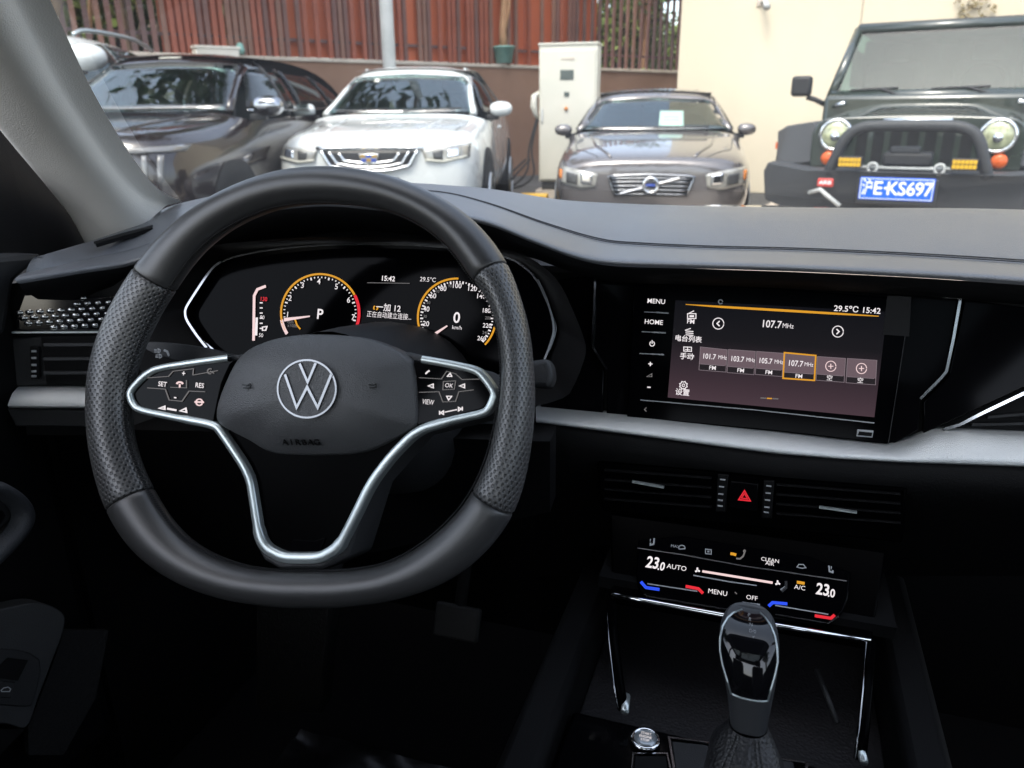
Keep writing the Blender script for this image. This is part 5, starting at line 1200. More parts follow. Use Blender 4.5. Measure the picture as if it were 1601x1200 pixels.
def wheel(root, x, y, r, wd_=.20):
    s_ = 1 if x > 0 else -1
    t = MB().tube([(x + s_ * (-wd_ + .02), y, r), (x + s_ * .0, y, r)], r, 28).build('wheel', M_tyre, root, local=True, smooth=True, bevel=.02)
    mb = MB()
    for k in range(5):
        a = 2 * pi * k / 5; mb.prism([Vector((x + s_ * .012, y + cos(a + q) * rr, r + sin(a + q) * rr)) for q, rr in ((-.28, .05), (-.12, r * .68), (.12, r * .68), (.28, .05))], [Vector((x - s_ * .02, y + cos(a + q) * rr, r + sin(a + q) * rr)) for q, rr in ((-.28, .05), (-.12, r * .68), (.12, r * .68), (.28, .05))])
    mb.tube([(x + s_ * .008, y + cos(a) * r * .68, r + sin(a) * r * .68) for a in np.linspace(0, 2 * pi, 24, endpoint=False)], .014, 6, closed=True)
    o = mb.build('rim', M_rim, t, local=True); return t
def mirror(root, x, y, z, m, sc=1.0):
    s_ = 1 if x > 0 else -1
    rows = []
    for u, a, b in ((-.02, .03, .025), (.0, .075, .06), (.06, .10, .078), (.14, .10, .075), (.19, .075, .055), (.21, .02, .015)):
        rows.append([Vector((x + s_ * u * sc, y + a * sc * .8 * sin(t) , z + b * sc * cos(t))) for t in np.linspace(0, 2 * pi, 14, endpoint=False)])
    mb = MB().grid(rows, closed=True); mb.f += [tuple(range(14)), tuple(len(rows) * 14 - 14 + k for k in range(14))]
    o = mb.build('wing_mirror', m, root, smooth=True, subs=1, local=True)
    MB().box((x + s_ * .01 * sc, y + .02, z - .075 * sc), (.06 * sc, .03, .025)).build('mirror_foot', M_gum, o, local=True, bevel=.008); return o
def plate_no(root, x, y, z, txt, sc=1.0, zr=0):
    return None
SUVST = lambda L, W, H, hood=1.03, cowl=1.15, ws=.82: [
    (0.00, .50, .50, .60 * W, .62, .54 * W, hood - .18, .40 * W, hood - .13, hood - .11),
    (.05, .30, .74 * W, .84 * W, .60, .80 * W, hood - .12, .52 * W, hood - .05, hood - .04),
    (.22, .22, .90 * W, .95 * W, .62, .92 * W, hood - .07, .66 * W, hood, hood + .01),
    (.85, .22, .93 * W, .99 * W, .64, .95 * W, hood - .02, .72 * W, hood + .05, hood + .065),
    (cowl, .22, .94 * W, 1.0 * W, .66, .95 * W, hood + .03, .80 * W, hood + .075, hood + .09),
    (cowl + .06, .22, .94 * W, 1.0 * W, .66, .95 * W, hood + .04, .80 * W, hood + .11, hood + .125),
    (cowl + ws, .22, .94 * W, 1.0 * W, .68, .95 * W, hood + .06, .66 * W, H - .075, H - .035),
    (cowl + ws + .15, .22, .94 * W, 1.0 * W, .68, .95 * W, hood + .065, .66 * W, H - .05, H - .008),
    (L * .62, .22, .94 * W, 1.0 * W, .70, .95 * W, hood + .09, .67 * W, H - .04, H),
    (L * .88, .24, .94 * W, .99 * W, .72, .93 * W, hood + .12, .62 * W, H - .12, H - .06),
    (L * .97, .30, .88 * W, .95 * W, .74, .89 * W, hood + .10, .56 * W, hood + .2, hood + .24),
    (L, .45, .7 * W, .85 * W, .74, .8 * W, hood - .02, .5 * W, hood + .02, hood + .04)]

# ---- white SUV
W_ = .915
suv = car_root('parked_suv', 573, 6.95, 4, 'white parked SUV with chrome grille seen above the steering wheel')
M_wp = paint('white_paint', (.60, .62, .61))
suv.scale = (1.12,) * 3
bd, bv = body(suv, SUVST(4.52, W_, 1.60, 1.0), M_wp, gl=(5, 6, 9))
panel('windscreen', bv, 'F', [(-.57, 1.455), (0, 1.485), (.57, 1.455)], [(-.74, 1.135), (0, 1.12), (.74, 1.135)], M_cg, suv, .010, 18, 8)
line('screen_seal', bv, 'F', [(-.75, 1.13), (-.58, 1.46), (0, 1.492), (.58, 1.46), (.75, 1.13)], .010, M_gum, suv, .006)
for s_, ax in ((1, 'R'), (-1, 'L')):
    panel('side_window', bv, ax, [(2.02, 1.45), (2.45, 1.49)], [(1.45, 1.13), (2.45, 1.13)], M_cgs, suv, .010, 10, 6)
    panel('side_window', bv, ax, [(2.53, 1.495), (3.35, 1.48)], [(2.53, 1.13), (3.45, 1.145)], M_cgs, suv, .010, 10, 6)
    panel('side_window', bv, ax, [(3.43, 1.475), (3.75, 1.43)], [(3.53, 1.15), (3.95, 1.19)], M_cgs, suv, .010, 8, 6)
    line('door_seam', bv, ax, [(2.49, 1.10), (2.49, .42)], .004, M_gum, suv, .001); line('door_seam', bv, ax, [(1.38, 1.08), (1.42, .42)], .004, M_gum, suv, .001)
    line('door_handle', bv, ax, [(2.25, .98), (2.42, .98)], .016, M_wp, suv, .02)
    panel('wheel_arch', bv, ax, [(.50, .40), (.56, .66), (.72, .80), (.90, .84), (1.08, .80), (1.24, .66), (1.30, .40)], [(.50, .30), (.6, .30), (1.2, .30), (1.30, .30)], M_arch, suv, .006, 14, 5)
    panel('wheel_arch', bv, ax, [(3.15, .40), (3.21, .66), (3.37, .80), (3.55, .84), (3.73, .80), (3.89, .66), (3.95, .40)], [(3.15, .30), (3.3, .30), (3.8, .30), (3.95, .30)], M_arch, suv, .006, 14, 5)
    wheel(suv, s_ * W_ * .985, .90, .355); wheel(suv, s_ * W_ * .985, 3.55, .355)
    mirror(suv, s_ * .88, 1.42, 1.16, M_wp, .95)
    line('roof_rail', bv, 'T', [(s_ * .52, 2.25), (s_ * .54, 2.8), (s_ * .52, 3.7)], .014, M_silver, suv, .028)
    hl = panel('headlight', bv, 'F', [(s_ * .43, .845), (s_ * .60, .865), (s_ * .80, .885)], [(s_ * .46, .76), (s_ * .60, .745), (s_ * .80, .78)], M_lens, suv, .010, 12, 6)
    panel('lamp_reflector', bv, 'F', [(s_ * .52, .83), (s_ * .60, .845)], [(s_ * .53, .775), (s_ * .60, .772)], M_lamp_dark, hl, .018, 6, 5); panel('lamp_reflector', bv, 'F', [(s_ * .64, .845), (s_ * .73, .86)], [(s_ * .64, .775), (s_ * .73, .79)], M_chrome, hl, .018, 6, 5)
    line('lamp_strip', bv, 'F', [(s_ * .46, .77), (s_ * .6, .755), (s_ * .78, .79)], .008, M_cab, hl, .018)
gr = panel('grille', bv, 'F', [(-.40, .845), (0, .85), (.40, .845)], [(-.33, .73), (-.2, .69), (0, .675), (.2, .69), (.33, .73)], M_grille, suv, .010, 16, 6)
for k, (w1, z0, z1) in enumerate(((.40, .845, .678), (.33, .835, .71), (.25, .825, .742))):
    line('grille_bar', bv, 'F', [(-w1, z0), (-w1 * .82, z0 - (z0 - z1) * .72), (-w1 * .45, z1 + .012), (0, z1), (w1 * .45, z1 + .012), (w1 * .82, z0 - (z0 - z1) * .72), (w1, z0)], .011 if k else .014, M_chrome, gr, .022)
line('chrome_bar', bv, 'F', [(-.44, .862), (0, .872), (.44, .862)], .015, M_chrome, suv, .014)
bc = cast(bv, 'F', 0, .785, .035)
MB().prism([bc + Vector((x, 0, z)) for x, z in ((-.085, .035), (.085, .035), (.07, -.02), (0, -.05), (-.07, -.02))], [bc + Vector((x, .02, z)) for x, z in ((-.085, .035), (.085, .035), (.07, -.02), (0, -.05), (-.07, -.02))]).build('badge', M_chrome, gr, local=True, bevel=.006)
M_bb = mat('badge_blue', (.03, .07, .35), .2); M_bo = mat('badge_gold', (.45, .30, .10), .25, metal=.6)
for i, x in enumerate((-.05, 0, .05)):
    for j, z in enumerate((.017, -.014)):
        MB().box(bc + Vector((x * (1 - .2 * j), -.003, z)), (.02, .003, .012)).build('badge_cell', M_bb if (i + j) % 2 else M_bo, gr, local=True)
panel('lower_intake', bv, 'F', [(-.5, .56), (.5, .56)], [(-.42, .42), (.42, .42)], M_grille, suv, .008, 12, 4)
panel('number_plate_holder', bv, 'F', [(-.24, .63), (.24, .63)], [(-.24, .53), (.24, .53)], M_gum, suv, .015, 8, 4)
line('bonnet_seam', bv, 'T', [(-.66, .40), (-.70, .8), (-.70, 1.1)], .004, M_gum, suv, .001); line('bonnet_seam', bv, 'T', [(.66, .40), (.70, .8), (.70, 1.1)], .004, M_gum, suv, .001)
line('bonnet_crease', bv, 'T', [(-.40, .2), (-.46, 1.1)], .006, M_wp, suv, .002); line('bonnet_crease', bv, 'T', [(.40, .2), (.46, 1.1)], .006, M_wp, suv, .002)
MB().tube([cast(bv, 'F', -.6, 1.14, .02), cast(bv, 'F', -.1, 1.155, .025)], .008, 6).build('wiper', M_gum, suv, local=True); MB().tube([cast(bv, 'F', .05, 1.14, .02), cast(bv, 'F', .6, 1.16, .025)], .008, 6).build('wiper', M_gum, suv, local=True)
panel('sticker', bv, 'F', [(-.33, 1.45), (-.28, 1.455)], [(-.33, 1.42), (-.28, 1.42)], M_cab, suv, .014, 4, 3)

# ---- grey saloon
sal = car_root('parked_saloon', 1023, 7.0, 10, 'grey brown parked saloon with slatted chrome grille and a white card behind the windscreen')
sal.scale = (1.07,) * 3
M_gp = paint('grey_brown_paint', (.125, .115, .115), .25, .35)
W2 = .93
SST = [(0.0, .40, .50, .52, .55, .48, .70, .36, .74, .755), (.05, .25, .70, .76, .55, .72, .75, .46, .79, .80), (.22, .20, .84, .88, .55, .84, .80, .58, .845, .855), (.9, .20, .88, .92, .58, .88, .88, .66, .935, .955), (1.25, .20, .88, .93, .60, .88, .91, .74, .965, .985), (1.31, .2, .88, .93, .60, .88, .915, .74, .985, 1.0),
       (2.15, .20, .88, .93, .62, .89, .95, .64, 1.355, 1.395), (2.35, .20, .88, .93, .62, .89, .95, .64, 1.385, 1.425), (3.1, .20, .88, .93, .64, .88, .97, .62, 1.375, 1.42), (4.0, .22, .88, .92, .66, .86, .99, .60, 1.06, 1.09), (4.75, .26, .82, .88, .68, .80, .96, .5, 1.0, 1.02), (4.85, .4, .7, .78, .68, .7, .88, .4, .9, .92)]
bd, bv = body(sal, SST, M_gp, gl=(5, 6, 8))
panel('windscreen', bv, 'F', [(-.57, 1.275), (0, 1.305), (.57, 1.275)], [(-.75, 1.005), (0, 1.0), (.75, 1.005)], M_cg, sal, .010, 18, 8)
line('screen_seal', bv, 'F', [(-.76, 1.0), (-.58, 1.28), (0, 1.312), (.58, 1.28), (.76, 1.0)], .010, M_gum, sal, .005)
for s_, ax in ((1, 'R'), (-1, 'L')):
    panel('side_window', bv, ax, [(2.2, 1.28), (2.65, 1.30)], [(1.65, 1.0), (2.65, 1.0)], M_cgs, sal, .010, 10, 6); panel('side_window', bv, ax, [(2.73, 1.30), (3.3, 1.25)], [(2.73, 1.0), (3.6, 1.03)], M_cgs, sal, .010, 10, 6)
    panel('wheel_arch', bv, ax, [(.55, .35), (.62, .58), (.78, .69), (.95, .72), (1.12, .69), (1.28, .58), (1.35, .35)], [(.55, .25), (.7, .25), (1.2, .25), (1.35, .25)], M_arch, sal, .006, 14, 5)
    wheel(sal, s_ * W2 * .98, .95, .325); wheel(sal, s_ * W2 * .98, 3.8, .325); mirror(sal, s_ * .86, 1.52, 1.0, M_gp, .80)
    hl = panel('headlight', bv, 'F', [(s_ * .46, .665), (s_ * .60, .695), (s_ * .80, .72)], [(s_ * .48, .555), (s_ * .6, .535), (s_ * .80, .58)], M_lens, sal, .012, 12, 6)
    for x in (.56, .69): panel('lamp_reflector', bv, 'F', [(s_ * (x - .05), .66), (s_ * (x + .05), .675)], [(s_ * (x - .05), .575), (s_ * (x + .05), .585)], M_chrome if x < .6 else M_lamp_dark, hl, .020, 6, 6)
    line('bonnet_crease', bv, 'T', [(s_ * .36, .08), (s_ * .52, .5), (s_ * .62, 1.15)], .012, M_gp, sal, .004)
    line('bonnet_seam', bv, 'T', [(s_ * .47, .10), (s_ * .70, .45), (s_ * .76, 1.15)], .004, M_gum, sal, .001)
    panel('indicator', bv, 'F', [(s_ * .79, .69), (s_ * .82, .695)], [(s_ * .79, .61), (s_ * .82, .62)], mat('amber_lens', (.55, .17, .02), .2), hl, .016, 4, 4)
gr = panel('grille', bv, 'F', [(-.36, .645), (0, .655), (.36, .645)], [(-.30, .48), (.30, .48)], M_grille, sal, .008, 14, 6)
for z in (.495, .53, .565, .60, .63): line('grille_bar', bv, 'F', [(-.34 - (z - .55) * .25 + .02, z), (0, z + .004), (.34 + (z - .55) * .25 - .02, z)], .0065, M_darkchrome, gr, .018)
line('grille_frame', bv, 'F', [(-.31, .48), (-.37, .65), (0, .663), (.37, .65), (.31, .48)], .011, M_darkchrome, gr, .014)
bc = cast(bv, 'F', 0, .575, .035)
MB().tube([bc + Vector((.062 * cos(t), 0, .062 * sin(t))) for t in np.linspace(0, 2 * pi, 24, endpoint=False)], .012, 8, closed=True).build('badge', M_chrome, gr, local=True, smooth=True)
MB().tube([cast(bv, 'F', -.26, .50, .03), cast(bv, 'F', .24, .635, .03)], .008, 6).build('badge_bar', M_chrome, gr, local=True)
MB().box(bc + Vector((0, .004, 0)), (.040, .004, .011)).build('badge_plate', M_bb, gr, local=True, bevel=.004)
# card behind the glass
q0 = cast(bv, 'F', .08, 1.14, .004)
card = panel('paper_card', bv, 'F', [(-.02 + .08, 1.175), (.30, 1.175)], [(.05, 1.035), (.30, 1.03)], mat('card_white', (.33, .48, .41), .5), sal, .014, 8, 6)
for z in (1.115, 1.085): line('card_text', bv, 'F', [(.10, z), (.25, z)], .007, mat('card_ink', (.25, .42, .36), .6), card, .018)
MB().tube([cast(bv, 'F', -.62, 1.01, .02), cast(bv, 'F', -.1, 1.02, .025)], .008, 6).build('wiper', M_gum, sal, local=True); MB().tube([cast(bv, 'F', .0, 1.012, .02), cast(bv, 'F', .55, 1.02, .025)], .008, 6).build('wiper', M_gum, sal, local=True)

# ---- dark maroon SUV, left
dk = car_root('parked_suv', 54, 5.6, 6, 'dark maroon parked SUV left of the white one with tree reflections in its windscreen')
dk.scale = (1.07,) * 3
M_mp = paint('maroon_paint', (.014, .008, .008), .15, .1, coat=.6)
bd, bv = body(dk, SUVST(4.9, .97, 1.72, 1.09, 1.2, .71), M_mp, gl=(5, 6, 9))
panel('windscreen', bv, 'F', [(-.60, 1.585), (0, 1.615), (.60, 1.585)], [(-.78, 1.215), (0, 1.205), (.78, 1.215)], M_cg, dk, .010, 18, 8)
line('screen_seal', bv, 'F', [(-.79, 1.21), (-.61, 1.59), (0, 1.622), (.61, 1.59), (.79, 1.21)], .010, M_gum, dk, .006)
for s_, ax in ((1, 'R'), (-1, 'L')):
    panel('side_window', bv, ax, [(1.95, 1.56), (2.6, 1.60)], [(1.5, 1.235), (2.6, 1.235)], M_cgs, dk, .010, 10, 6); panel('side_window', bv, ax, [(2.68, 1.605), (3.5, 1.595)], [(2.68, 1.235), (3.6, 1.25)], M_cgs, dk, .010, 10, 6); panel('side_window', bv, ax, [(3.58, 1.59), (4.1, 1.52)], [(3.68, 1.26), (4.3, 1.29)], M_cgs, dk, .010, 8, 6)
    line('window_trim', bv, ax, [(1.5, 1.215), (3.0, 1.22), (4.3, 1.27)], .009, M_chrome, dk, .012)
    line('door_handle', bv, ax, [(2.35, 1.0), (2.54, 1.0)], .014, M_chrome, dk, .02); line('door_handle', bv, ax, [(3.35, 1.02), (3.54, 1.02)], .014, M_chrome, dk, .02)
    panel('wheel_arch', bv, ax, [(.50, .40), (.56, .66), (.72, .82), (.92, .86), (1.12, .82), (1.28, .66), (1.34, .40)], [(.50, .30), (.6, .30), (1.2, .30), (1.34, .30)], M_arch, dk, .006, 14, 5)
    panel('wheel_arch', bv, ax, [(3.4, .40), (3.46, .66), (3.62, .82), (3.82, .86), (4.02, .82), (4.18, .66), (4.24, .40)], [(3.4, .30), (3.5, .30), (4.1, .30), (4.24, .30)], M_arch, dk, .006, 14, 5)
    wheel(dk, s_ * .95 * .985, .92, .375); wheel(dk, s_ * .95 * .985, 3.82, .375); mirror(dk, s_ * .94, 1.45, 1.25, M_darkchrome, 1.15)
    hl = panel('headlight', bv, 'F', [(s_ * .56, .97), (s_ * .86, .98)], [(s_ * .56, .935), (s_ * .86, .94)], mat('lamp_dim', (.16, .155, .15), .2, coat=1), dk, .012, 8, 4)
    for k in range(3): panel('lamp_bar', bv, 'F', [(s_ * (.60 + k * .085), .92), (s_ * (.63 + k * .085), .92)], [(s_ * (.60 + k * .085), .74), (s_ * (.63 + k * .085), .74)], MATS['lamp_dim'], dk, .014, 3, 5)
    line('bonnet_crease', bv, 'T', [(s_ * .45, .2), (s_ * .52, 1.15)], .010, M_mp, dk, .003)
gr = panel('grille', bv, 'F', [(-.54, .94), (0, .95), (.54, .94)], [(-.48, .48), (.48, .48)], M_grille, dk, .008, 14, 8)
for j in range(5):
    for i in range(11):
        x, z = -.45 + i * .09 + (j % 2) * .045, .90 - j * .075
        q = cast(bv, 'F', x, z, .014)
        if q is not None: MB().box(q, (.011, .006, .008)).build('grille_stud', M_darkchrome, gr, local=True)
panel('roof_sensor', bv, 'F', [(-.1, 1.68), (.1, 1.68)], [(-.1, 1.655), (.1, 1.655)], M_cab, dk, .012, 5, 3)
# ---- white van-like car at the far left, mostly hidden
wv = car_root('parked_estate', -245, 6.3, 4, 'white car with dark windows and silver roof rail half hidden by the left pillar')
wv.scale = (1.14,) * 3
bd, bv = body(wv, SUVST(4.0, .93, 1.86, 1.12), M_wp)
panel('windscreen', bv, 'F', [(-.57, 1.76), (0, 1.79), (.57, 1.76)], [(-.74, 1.25), (0, 1.24), (.74, 1.25)], M_cg, wv, .010, 18, 8)
for s_, ax in ((1, 'R'), (-1, 'L')):
    panel('side_window', bv, ax, [(2.0, 1.73), (2.5, 1.77)], [(1.5, 1.24), (2.5, 1.24)], M_cgs, wv, .010, 10, 6); panel('side_window', bv, ax, [(2.54, 1.77), (3.4, 1.72)], [(2.54, 1.24), (3.6, 1.28)], M_cgs, wv, .010, 10, 6)
    MB().tube(catmull([(s_ * .60, 2.0, 1.82), (s_ * .62, 2.2, 1.87), (s_ * .62, 3.0, 1.86), (s_ * .56, 3.5, 1.78)], 4), .02, 8).build('roof_rail', M_silver, wv, local=True, smooth=True)
    mirror(wv, s_ * .93, 1.35, 1.58, M_wp, 1.5); wheel(wv, s_ * .92, .9, .36); wheel(wv, s_ * .92, 3.2, .36)
    panel('headlight', bv, 'F', [(s_ * .46, .88), (s_ * .80, .92)], [(s_ * .48, .78), (s_ * .80, .80)], M_lens, wv, .010, 8, 5)

# ---- dark green off-roader
jp = car_root('offroader', 1434, 5.25, 29.5, 'dark green boxy off-roader with round headlights, bull bar and blue number plate', 'off-roader')
jp.location.z = 0
q = MB().box((jp.location.x + .5, jp.location.y + 1.8, -.075), (1.9, 3.6, .0745), Matrix.Rotation(radians(-11), 3, 'Z')).build('parking_pad', M_cop, None, bevel=.02); tag(q, kind='structure')
M_jg = paint('dark_green_paint', (.018, .026, .018), .3); M_bump = mat('bumper_steel', (.035, .037, .040), .6, bump=('grain', 120, .3))
def jb(name, c, h, m, par=jp, **kw): return MB().box(c, h).build(name, m, par, local=True, **kw)
# bonnet
rows = []
for y, z, hw in ((.05, 1.045, .60), (.10, 1.075, .62), (.5, 1.11, .66), (1.0, 1.155, .72), (1.30, 1.18, .745), (1.31, 1.0, .745)):
    rows.append([Vector((x * hw, y, z - .10 * abs(x) ** 4 - (.02 if abs(x) > .5 else 0))) for x in np.linspace(-1, 1, 17)])
MB().grid([[Vector((p.x, .05, .7)) for p in rows[0]]] + rows).build('bonnet', M_jg, jp, local=True, smooth=True, subs=1)
jb('body', (0, 2.75, .85), (.80, 1.5, .38), M_jg, bevel=.04); jb('engine_bay', (0, .75, .82), (.62, .62, .22), M_jg, bevel=.02)
jb('cowl', (0, 1.42, 1.16), (.76, .14, .06), M_jg, bevel=.03)
# grille plate with rounded shoulders and seven slots
go = catmull([(-.655, .72), (-.66, .88), (-.655, .97), (-.61, 1.035), (-.50, 1.062), (0, 1.075), (.50, 1.062), (.61, 1.035), (.655, .97), (.66, .88), (.655, .72)], 5)
gp = MB().prism([Vector((x, 0, z)) for x, z in go], [Vector((x, .06, z)) for x, z in go]).build('grille_plate', M_jg, jp, local=True, bevel=.012)
for k in range(7):
    x = (k - 3) * .108
    MB().prism([Vector((x + a, -.004, z)) for a, z in ((-.036, .76), (.036, .76), (.036, 1.00), (.0, 1.01), (-.036, 1.00))], [Vector((x + a, .01, z)) for a, z in ((-.036, .76), (.036, .76), (.036, 1.00), (0, 1.01), (-.036, 1.00))]).build('grille_slot', M_arch, gp, local=True)
    
for s_ in (-1, 1):
    hc = Vector((s_ * .497, -.01, .945))
    hl = MB().tube([hc + Vector((0, .02, 0)), hc + Vector((0, -.015, 0))], .112, 28).build('headlight', M_jg, jp, local=True, smooth=False)
    MB().tube([hc + Vector((.100 * cos(t), -.018, .100 * sin(t))) for t in np.linspace(0, 2 * pi, 28, endpoint=False)], .014, 8, closed=True).build('lamp_ring', M_chrome, hl, local=True, smooth=True)
    mb = MB().grid([[hc + Vector((r * cos(t), y, r * sin(t))) for t in np.linspace(0, 2 * pi, 24, endpoint=False)] for r, y in ((.09, -.02), (.07, -.035), (.04, -.043), (.001, -.046))], closed=True)
    mb.build('lamp_lens', mat('yellowish_lens', (.40, .42, .26), .12, coat=1, var=(22, .4)), hl, local=True, smooth=True)
    MB().tube([hc + Vector((0, -.046, -.01)), hc + Vector((0, -.058, -.01))], .03, 14).build('lamp_bulb', M_chrome, hl, local=True, smooth=True)
    ic = Vector((s_ * .53, -.01, .785))
    MB().grid([[ic + Vector((r * cos(t), y, r * sin(t))) for t in np.linspace(0, 2 * pi, 18, endpoint=False)] for r, y in ((.05, .015), (.048, -.02), (.03, -.032), (.001, -.036))], closed=True).build('indicator', mat('orange_lens', (.62, .11, .02), .25), jp, local=True, smooth=True)
    # flat flared wing
    wg = [(-.05, .0), (.0, .0)]
    f0 = [(.64, .05, .74), (.93, .12, .70), (.925, .16, .95), (.90, .24, 1.0), (.68, .20, 1.035), (.64, .05, 1.0)]
    b0 = [(.64, 1.25, .74), (.93, 1.30, .60), (.925, 1.20, .90), (.90, 1.15, .99), (.68, 1.15, 1.04), (.64, 1.2, 1.0)]
    MB().prism([Vector((s_ * x, y, z)) for x, y, z in f0], [Vector((s_ * x, y, z)) for x, y, z in b0]).build('wing', M_bump, jp, local=True, bevel=.02)
    jb('side_marker', (s_ * .935, .2, .86), (.008, .04, .025), MATS['orange_lens'])
    wheel(jp, s_ * .90, .72, .42, .26); wheel(jp, s_ * .90, 3.6, .42, .26)
    # windscreen side post and mirror on an arm
    mr = MB().box((s_ * 1.02, 1.42, 1.31), (.085, .05, .085)).build('wing_mirror', M_gum, jp, local=True, bevel=.03, seg=3)
    MB().tube([(s_ * .80, 1.45, 1.15), (s_ * .90, 1.43, 1.20), (s_ * .97, 1.42, 1.22)], .022, 8).build('mirror_arm', M_gum, mr, local=True, smooth=True)
    MB().tube([(s_ * .62, 1.18, 1.165), (s_ * .72, 1.26, 1.14)], .018, 8).build('bonnet_latch', M_chrome, jp, local=True, smooth=True)
    jb('side_window', (s_ * .70, 2.6, 1.47), (.012, .55, .16), M_cgs, bevel=.01)
# windscreen frame
Wf = [(-.775, 1.48, 1.215), (-.66, 1.86, 1.775), (.66, 1.86, 1.775), (.775, 1.48, 1.215)]
def lerp3(a, b, t): return tuple(np.array(a) * (1 - t) + np.array(b) * t)
for a, b, r_ in ((Wf[0], Wf[1], .042), (Wf[3], Wf[2], .042), (Wf[1], Wf[2], .045), (Wf[0], Wf[3], .055)): MB().tube([a, b], r_, 10).build('screen_frame', M_jg, jp, local=True, smooth=True)
MB().prism([Vector(q) + Vector((0, -.01, 0)) for q in Wf], [Vector(q) + Vector((0, .0, -.006)) for q in Wf]).build('windscreen', glassm('jeep_glass', (.27, .41, .38), f0=.04), jp, local=True)
for s_ in (-1, 1):
    st_ = jb('seat', (s_ * .36, 2.35, 1.22), (.24, .09, .30), M_seat, bevel=.07, seg=3); MB().box((s_ * .36, 2.37, 1.60), (.12, .05, .08)).build('headrest', M_seat, st_, local=True, bevel=.04, seg=3)
    MB().tube([(s_ * .60, 2.75, 1.2), (s_ * .58, 2.78, 1.70), (0, 2.80, 1.74)], .03, 8).build('roll_bar', M_gum, jp, local=True, smooth=True)
MB().tube([(.36 + .18 * cos(t), 1.95 + .05 * sin(t), 1.30 + .18 * sin(t)) for t in np.linspace(0, 2 * pi, 20, endpoint=False)], .017, 6, closed=True).build('steering_ring', M_gum, jp, local=True, smooth=True)
jb('dash_top', (0, 1.75, 1.22), (.68, .16, .05), M_gum, bevel=.03); jb('inner_mirror', (.02, 1.85, 1.66), (.11, .02, .035), M_gum, bevel=.01)
MB().tube([(.02, 1.84, 1.68), (.02, 1.82, 1.60), (.02, 1.83, 1.50)], .008, 6).build('hanging_charm', M_lining, jp, local=True)
jb('hard_top', (0, 2.95, 1.795), (.68, 1.1, .035), M_gum, bevel=.03); jb('rear_cabin', (0, 3.4, 1.45), (.70, .65, .30), M_gum, bevel=.03)
for x0, x1, z in ((-.62, -.25, 1.27), (.0, .42, 1.27)):
    wp = MB().tube([(x0, 1.46, z), (x1, 1.47, z + .012)], .010, 6).build('wiper', M_gum, jp, local=True); MB().tube([(x1 + .09, 1.40, z - .075), ((x0 + x1) / 2 + .05, 1.455, z + .008)], .012, 6).build('wiper_arm', M_gum, wp, local=True)
MB().tube([(-.70, 1.33, 1.19), (0, 1.33, 1.215), (.70, 1.33, 1.19)], .008, 6).build('cowl_grille', M_gum, jp, local=True)
# bumper: wide steel with raised middle
bo = [(-.93, .70), (-.90, .765), (-.60, .725), (.60, .725), (.90, .765), (.93, .70), (.90, .50), (.70, .44), (-.70, .44), (-.90, .50)]
bp_ = MB().prism([Vector((x, -.42 + .22 * abs(x) ** 3, z)) for x, z in bo], [Vector((x, -.05, z)) for x, z in bo]).build('bumper', M_bump, jp, local=True, bevel=.015)
MB().tube(catmull([(-.475, -.33, .70), (-.44, -.35, .80), (-.40, -.36, .91), (-.355, -.36, .97), (-.29, -.36, 1.002), (-.2, -.36, 1.012), (0, -.36, 1.014), (.2, -.36, 1.012), (.29, -.36, 1.002), (.355, -.36, .97), (.40, -.36, .91), (.44, -.35, .80), (.475, -.33, .70)], 5), .036, 12).build('bull_bar', M_bump, jp, local=True, smooth=True)
jb('winch', (0, -.22, .80), (.15, .10, .045), M_gum, bevel=.02); jb('winch_cover', (-.02, -.25, .86), (.09, .06, .02), M_bump, bevel=.01)
MB().tube([(-.30, -.30, .745), (.30, -.30, .745)], .012, 8).build('fairlead', M_post, jp, local=True, smooth=True)
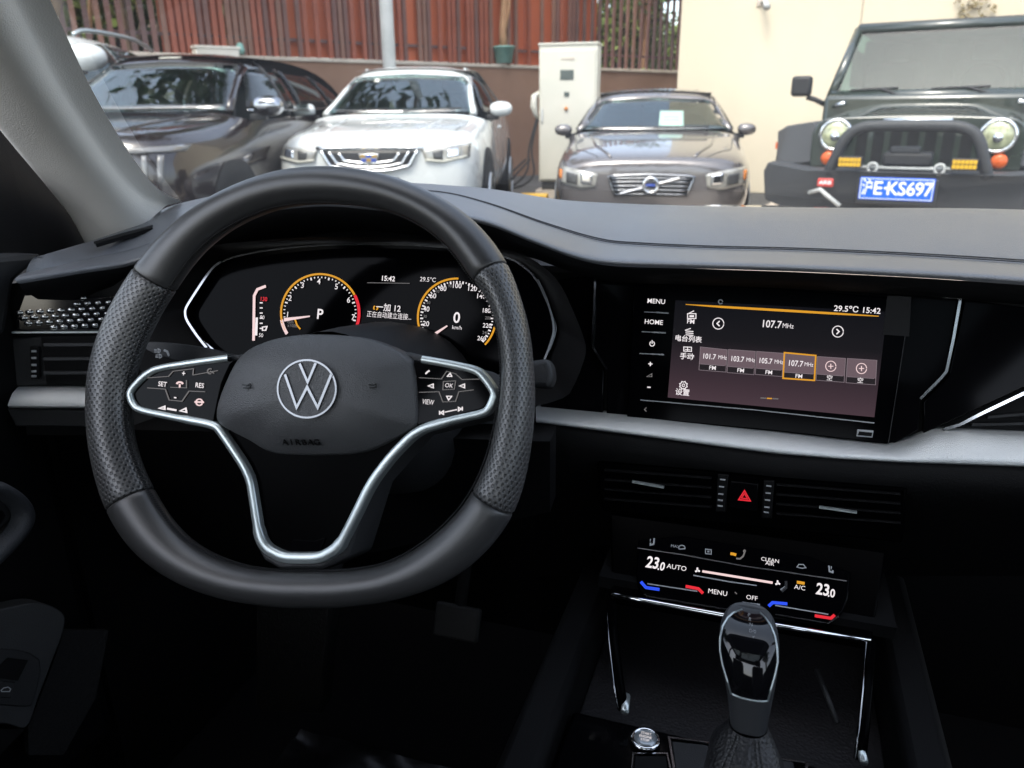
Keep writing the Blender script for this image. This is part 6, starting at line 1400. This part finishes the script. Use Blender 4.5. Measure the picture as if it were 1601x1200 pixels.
for s_ in (-1, 1):
    MB().tube([(s_ * .20 + .03 * cos(t), -.33, .745 + .03 * sin(t)) for t in np.linspace(0, 2 * pi, 14, endpoint=False)], .010, 6, closed=True).build('shackle', M_post, jp, local=True, smooth=True)
    fl = jb('fog_lamp', (s_ * .335, -.40, .785), (.075, .035, .034), M_gum, bevel=.008)
    for i in range(6):
        for j in range(2): jb('lamp_cell', (s_ * .335 + (i - 2.5) * .023, -.437, .785 + (j - .5) * .030), (.010, .004, .012), mat('amber_cell', (.60, .36, .02), .3) if 'amber_cell' not in MATS else MATS['amber_cell'], fl)
# blue number plate
NP = Vector((-.030, -.455, .622))
pl_ = jb('number_plate', NP, (.222, .006, .072), mat('plate_blue', (.006, .10, .62), .5, spec=.2), bevel=.006)
jb('plate_mount', NP + Vector((0, .03, -.02)), (.24, .03, .085), M_gum, bevel=.01)
M_pw = mat('plate_white', (.82, .83, .84), .4)
mb = MB()
mb.ribbon([NP + Vector((x, -.0065, z)) for x, z in ((-.213, -.063), (.213, -.063), (.213, .063), (-.213, .063))], .004, Vector((0, -1, 0)), .001, closed=True); mb.build('plate_border', M_pw, pl_, local=True)
root_m = wm(jp); R3 = root_m.to_3x3()
def ptxt(t_, x, h, sx, z=0.0, bold=.02): text3('plate_character', t_, root_m @ (NP + Vector((x, -.0072, z))), h, R3 @ Vector((1, 0, 0)), Vector((0, 0, 1)), M_pw, pl_, sx=sx, bold=bold)
ptxt('沪', -.172, .082, .62, 0, .01); ptxt('E', -.108, .086, 1.0); ptxt('·', -.062, .086, 1.0)
for t_, x in (('K', -.022), ('S', .036), ('6', .088), ('9', .138), ('7', .188)): ptxt(t_, x, .086, .92)
bg_ = MB().tube([(-.475, -.405, .645), (-.475, -.412, .645)], .03, 16)
rb_ = jb('badge', (-.475, -.40, .645), (.052, .008, .028), mat('badge_red', (.50, .05, .04), .4), bevel=.012, seg=3)
text3('badge_caption', 'ARB', root_m @ Vector((-.475, -.4095, .645)), .024, R3 @ Vector((1, 0, 0)), Vector((0, 0, 1)), M_pw, rb_, sx=1.3, bold=.03)
MB().tube([(-.58, -.36, .57), (-.50, -.42, .60), (-.46, -.43, .57), (-.36, -.45, .50)], .014, 8).build('tow_hook', M_post, jp, local=True, smooth=True)
MB().tube([(-.20, -.005, 1.045), (.22, -.005, 1.045)], .014, 8).build('chrome_lettering_bar', M_chrome, jp, local=True, smooth=True)
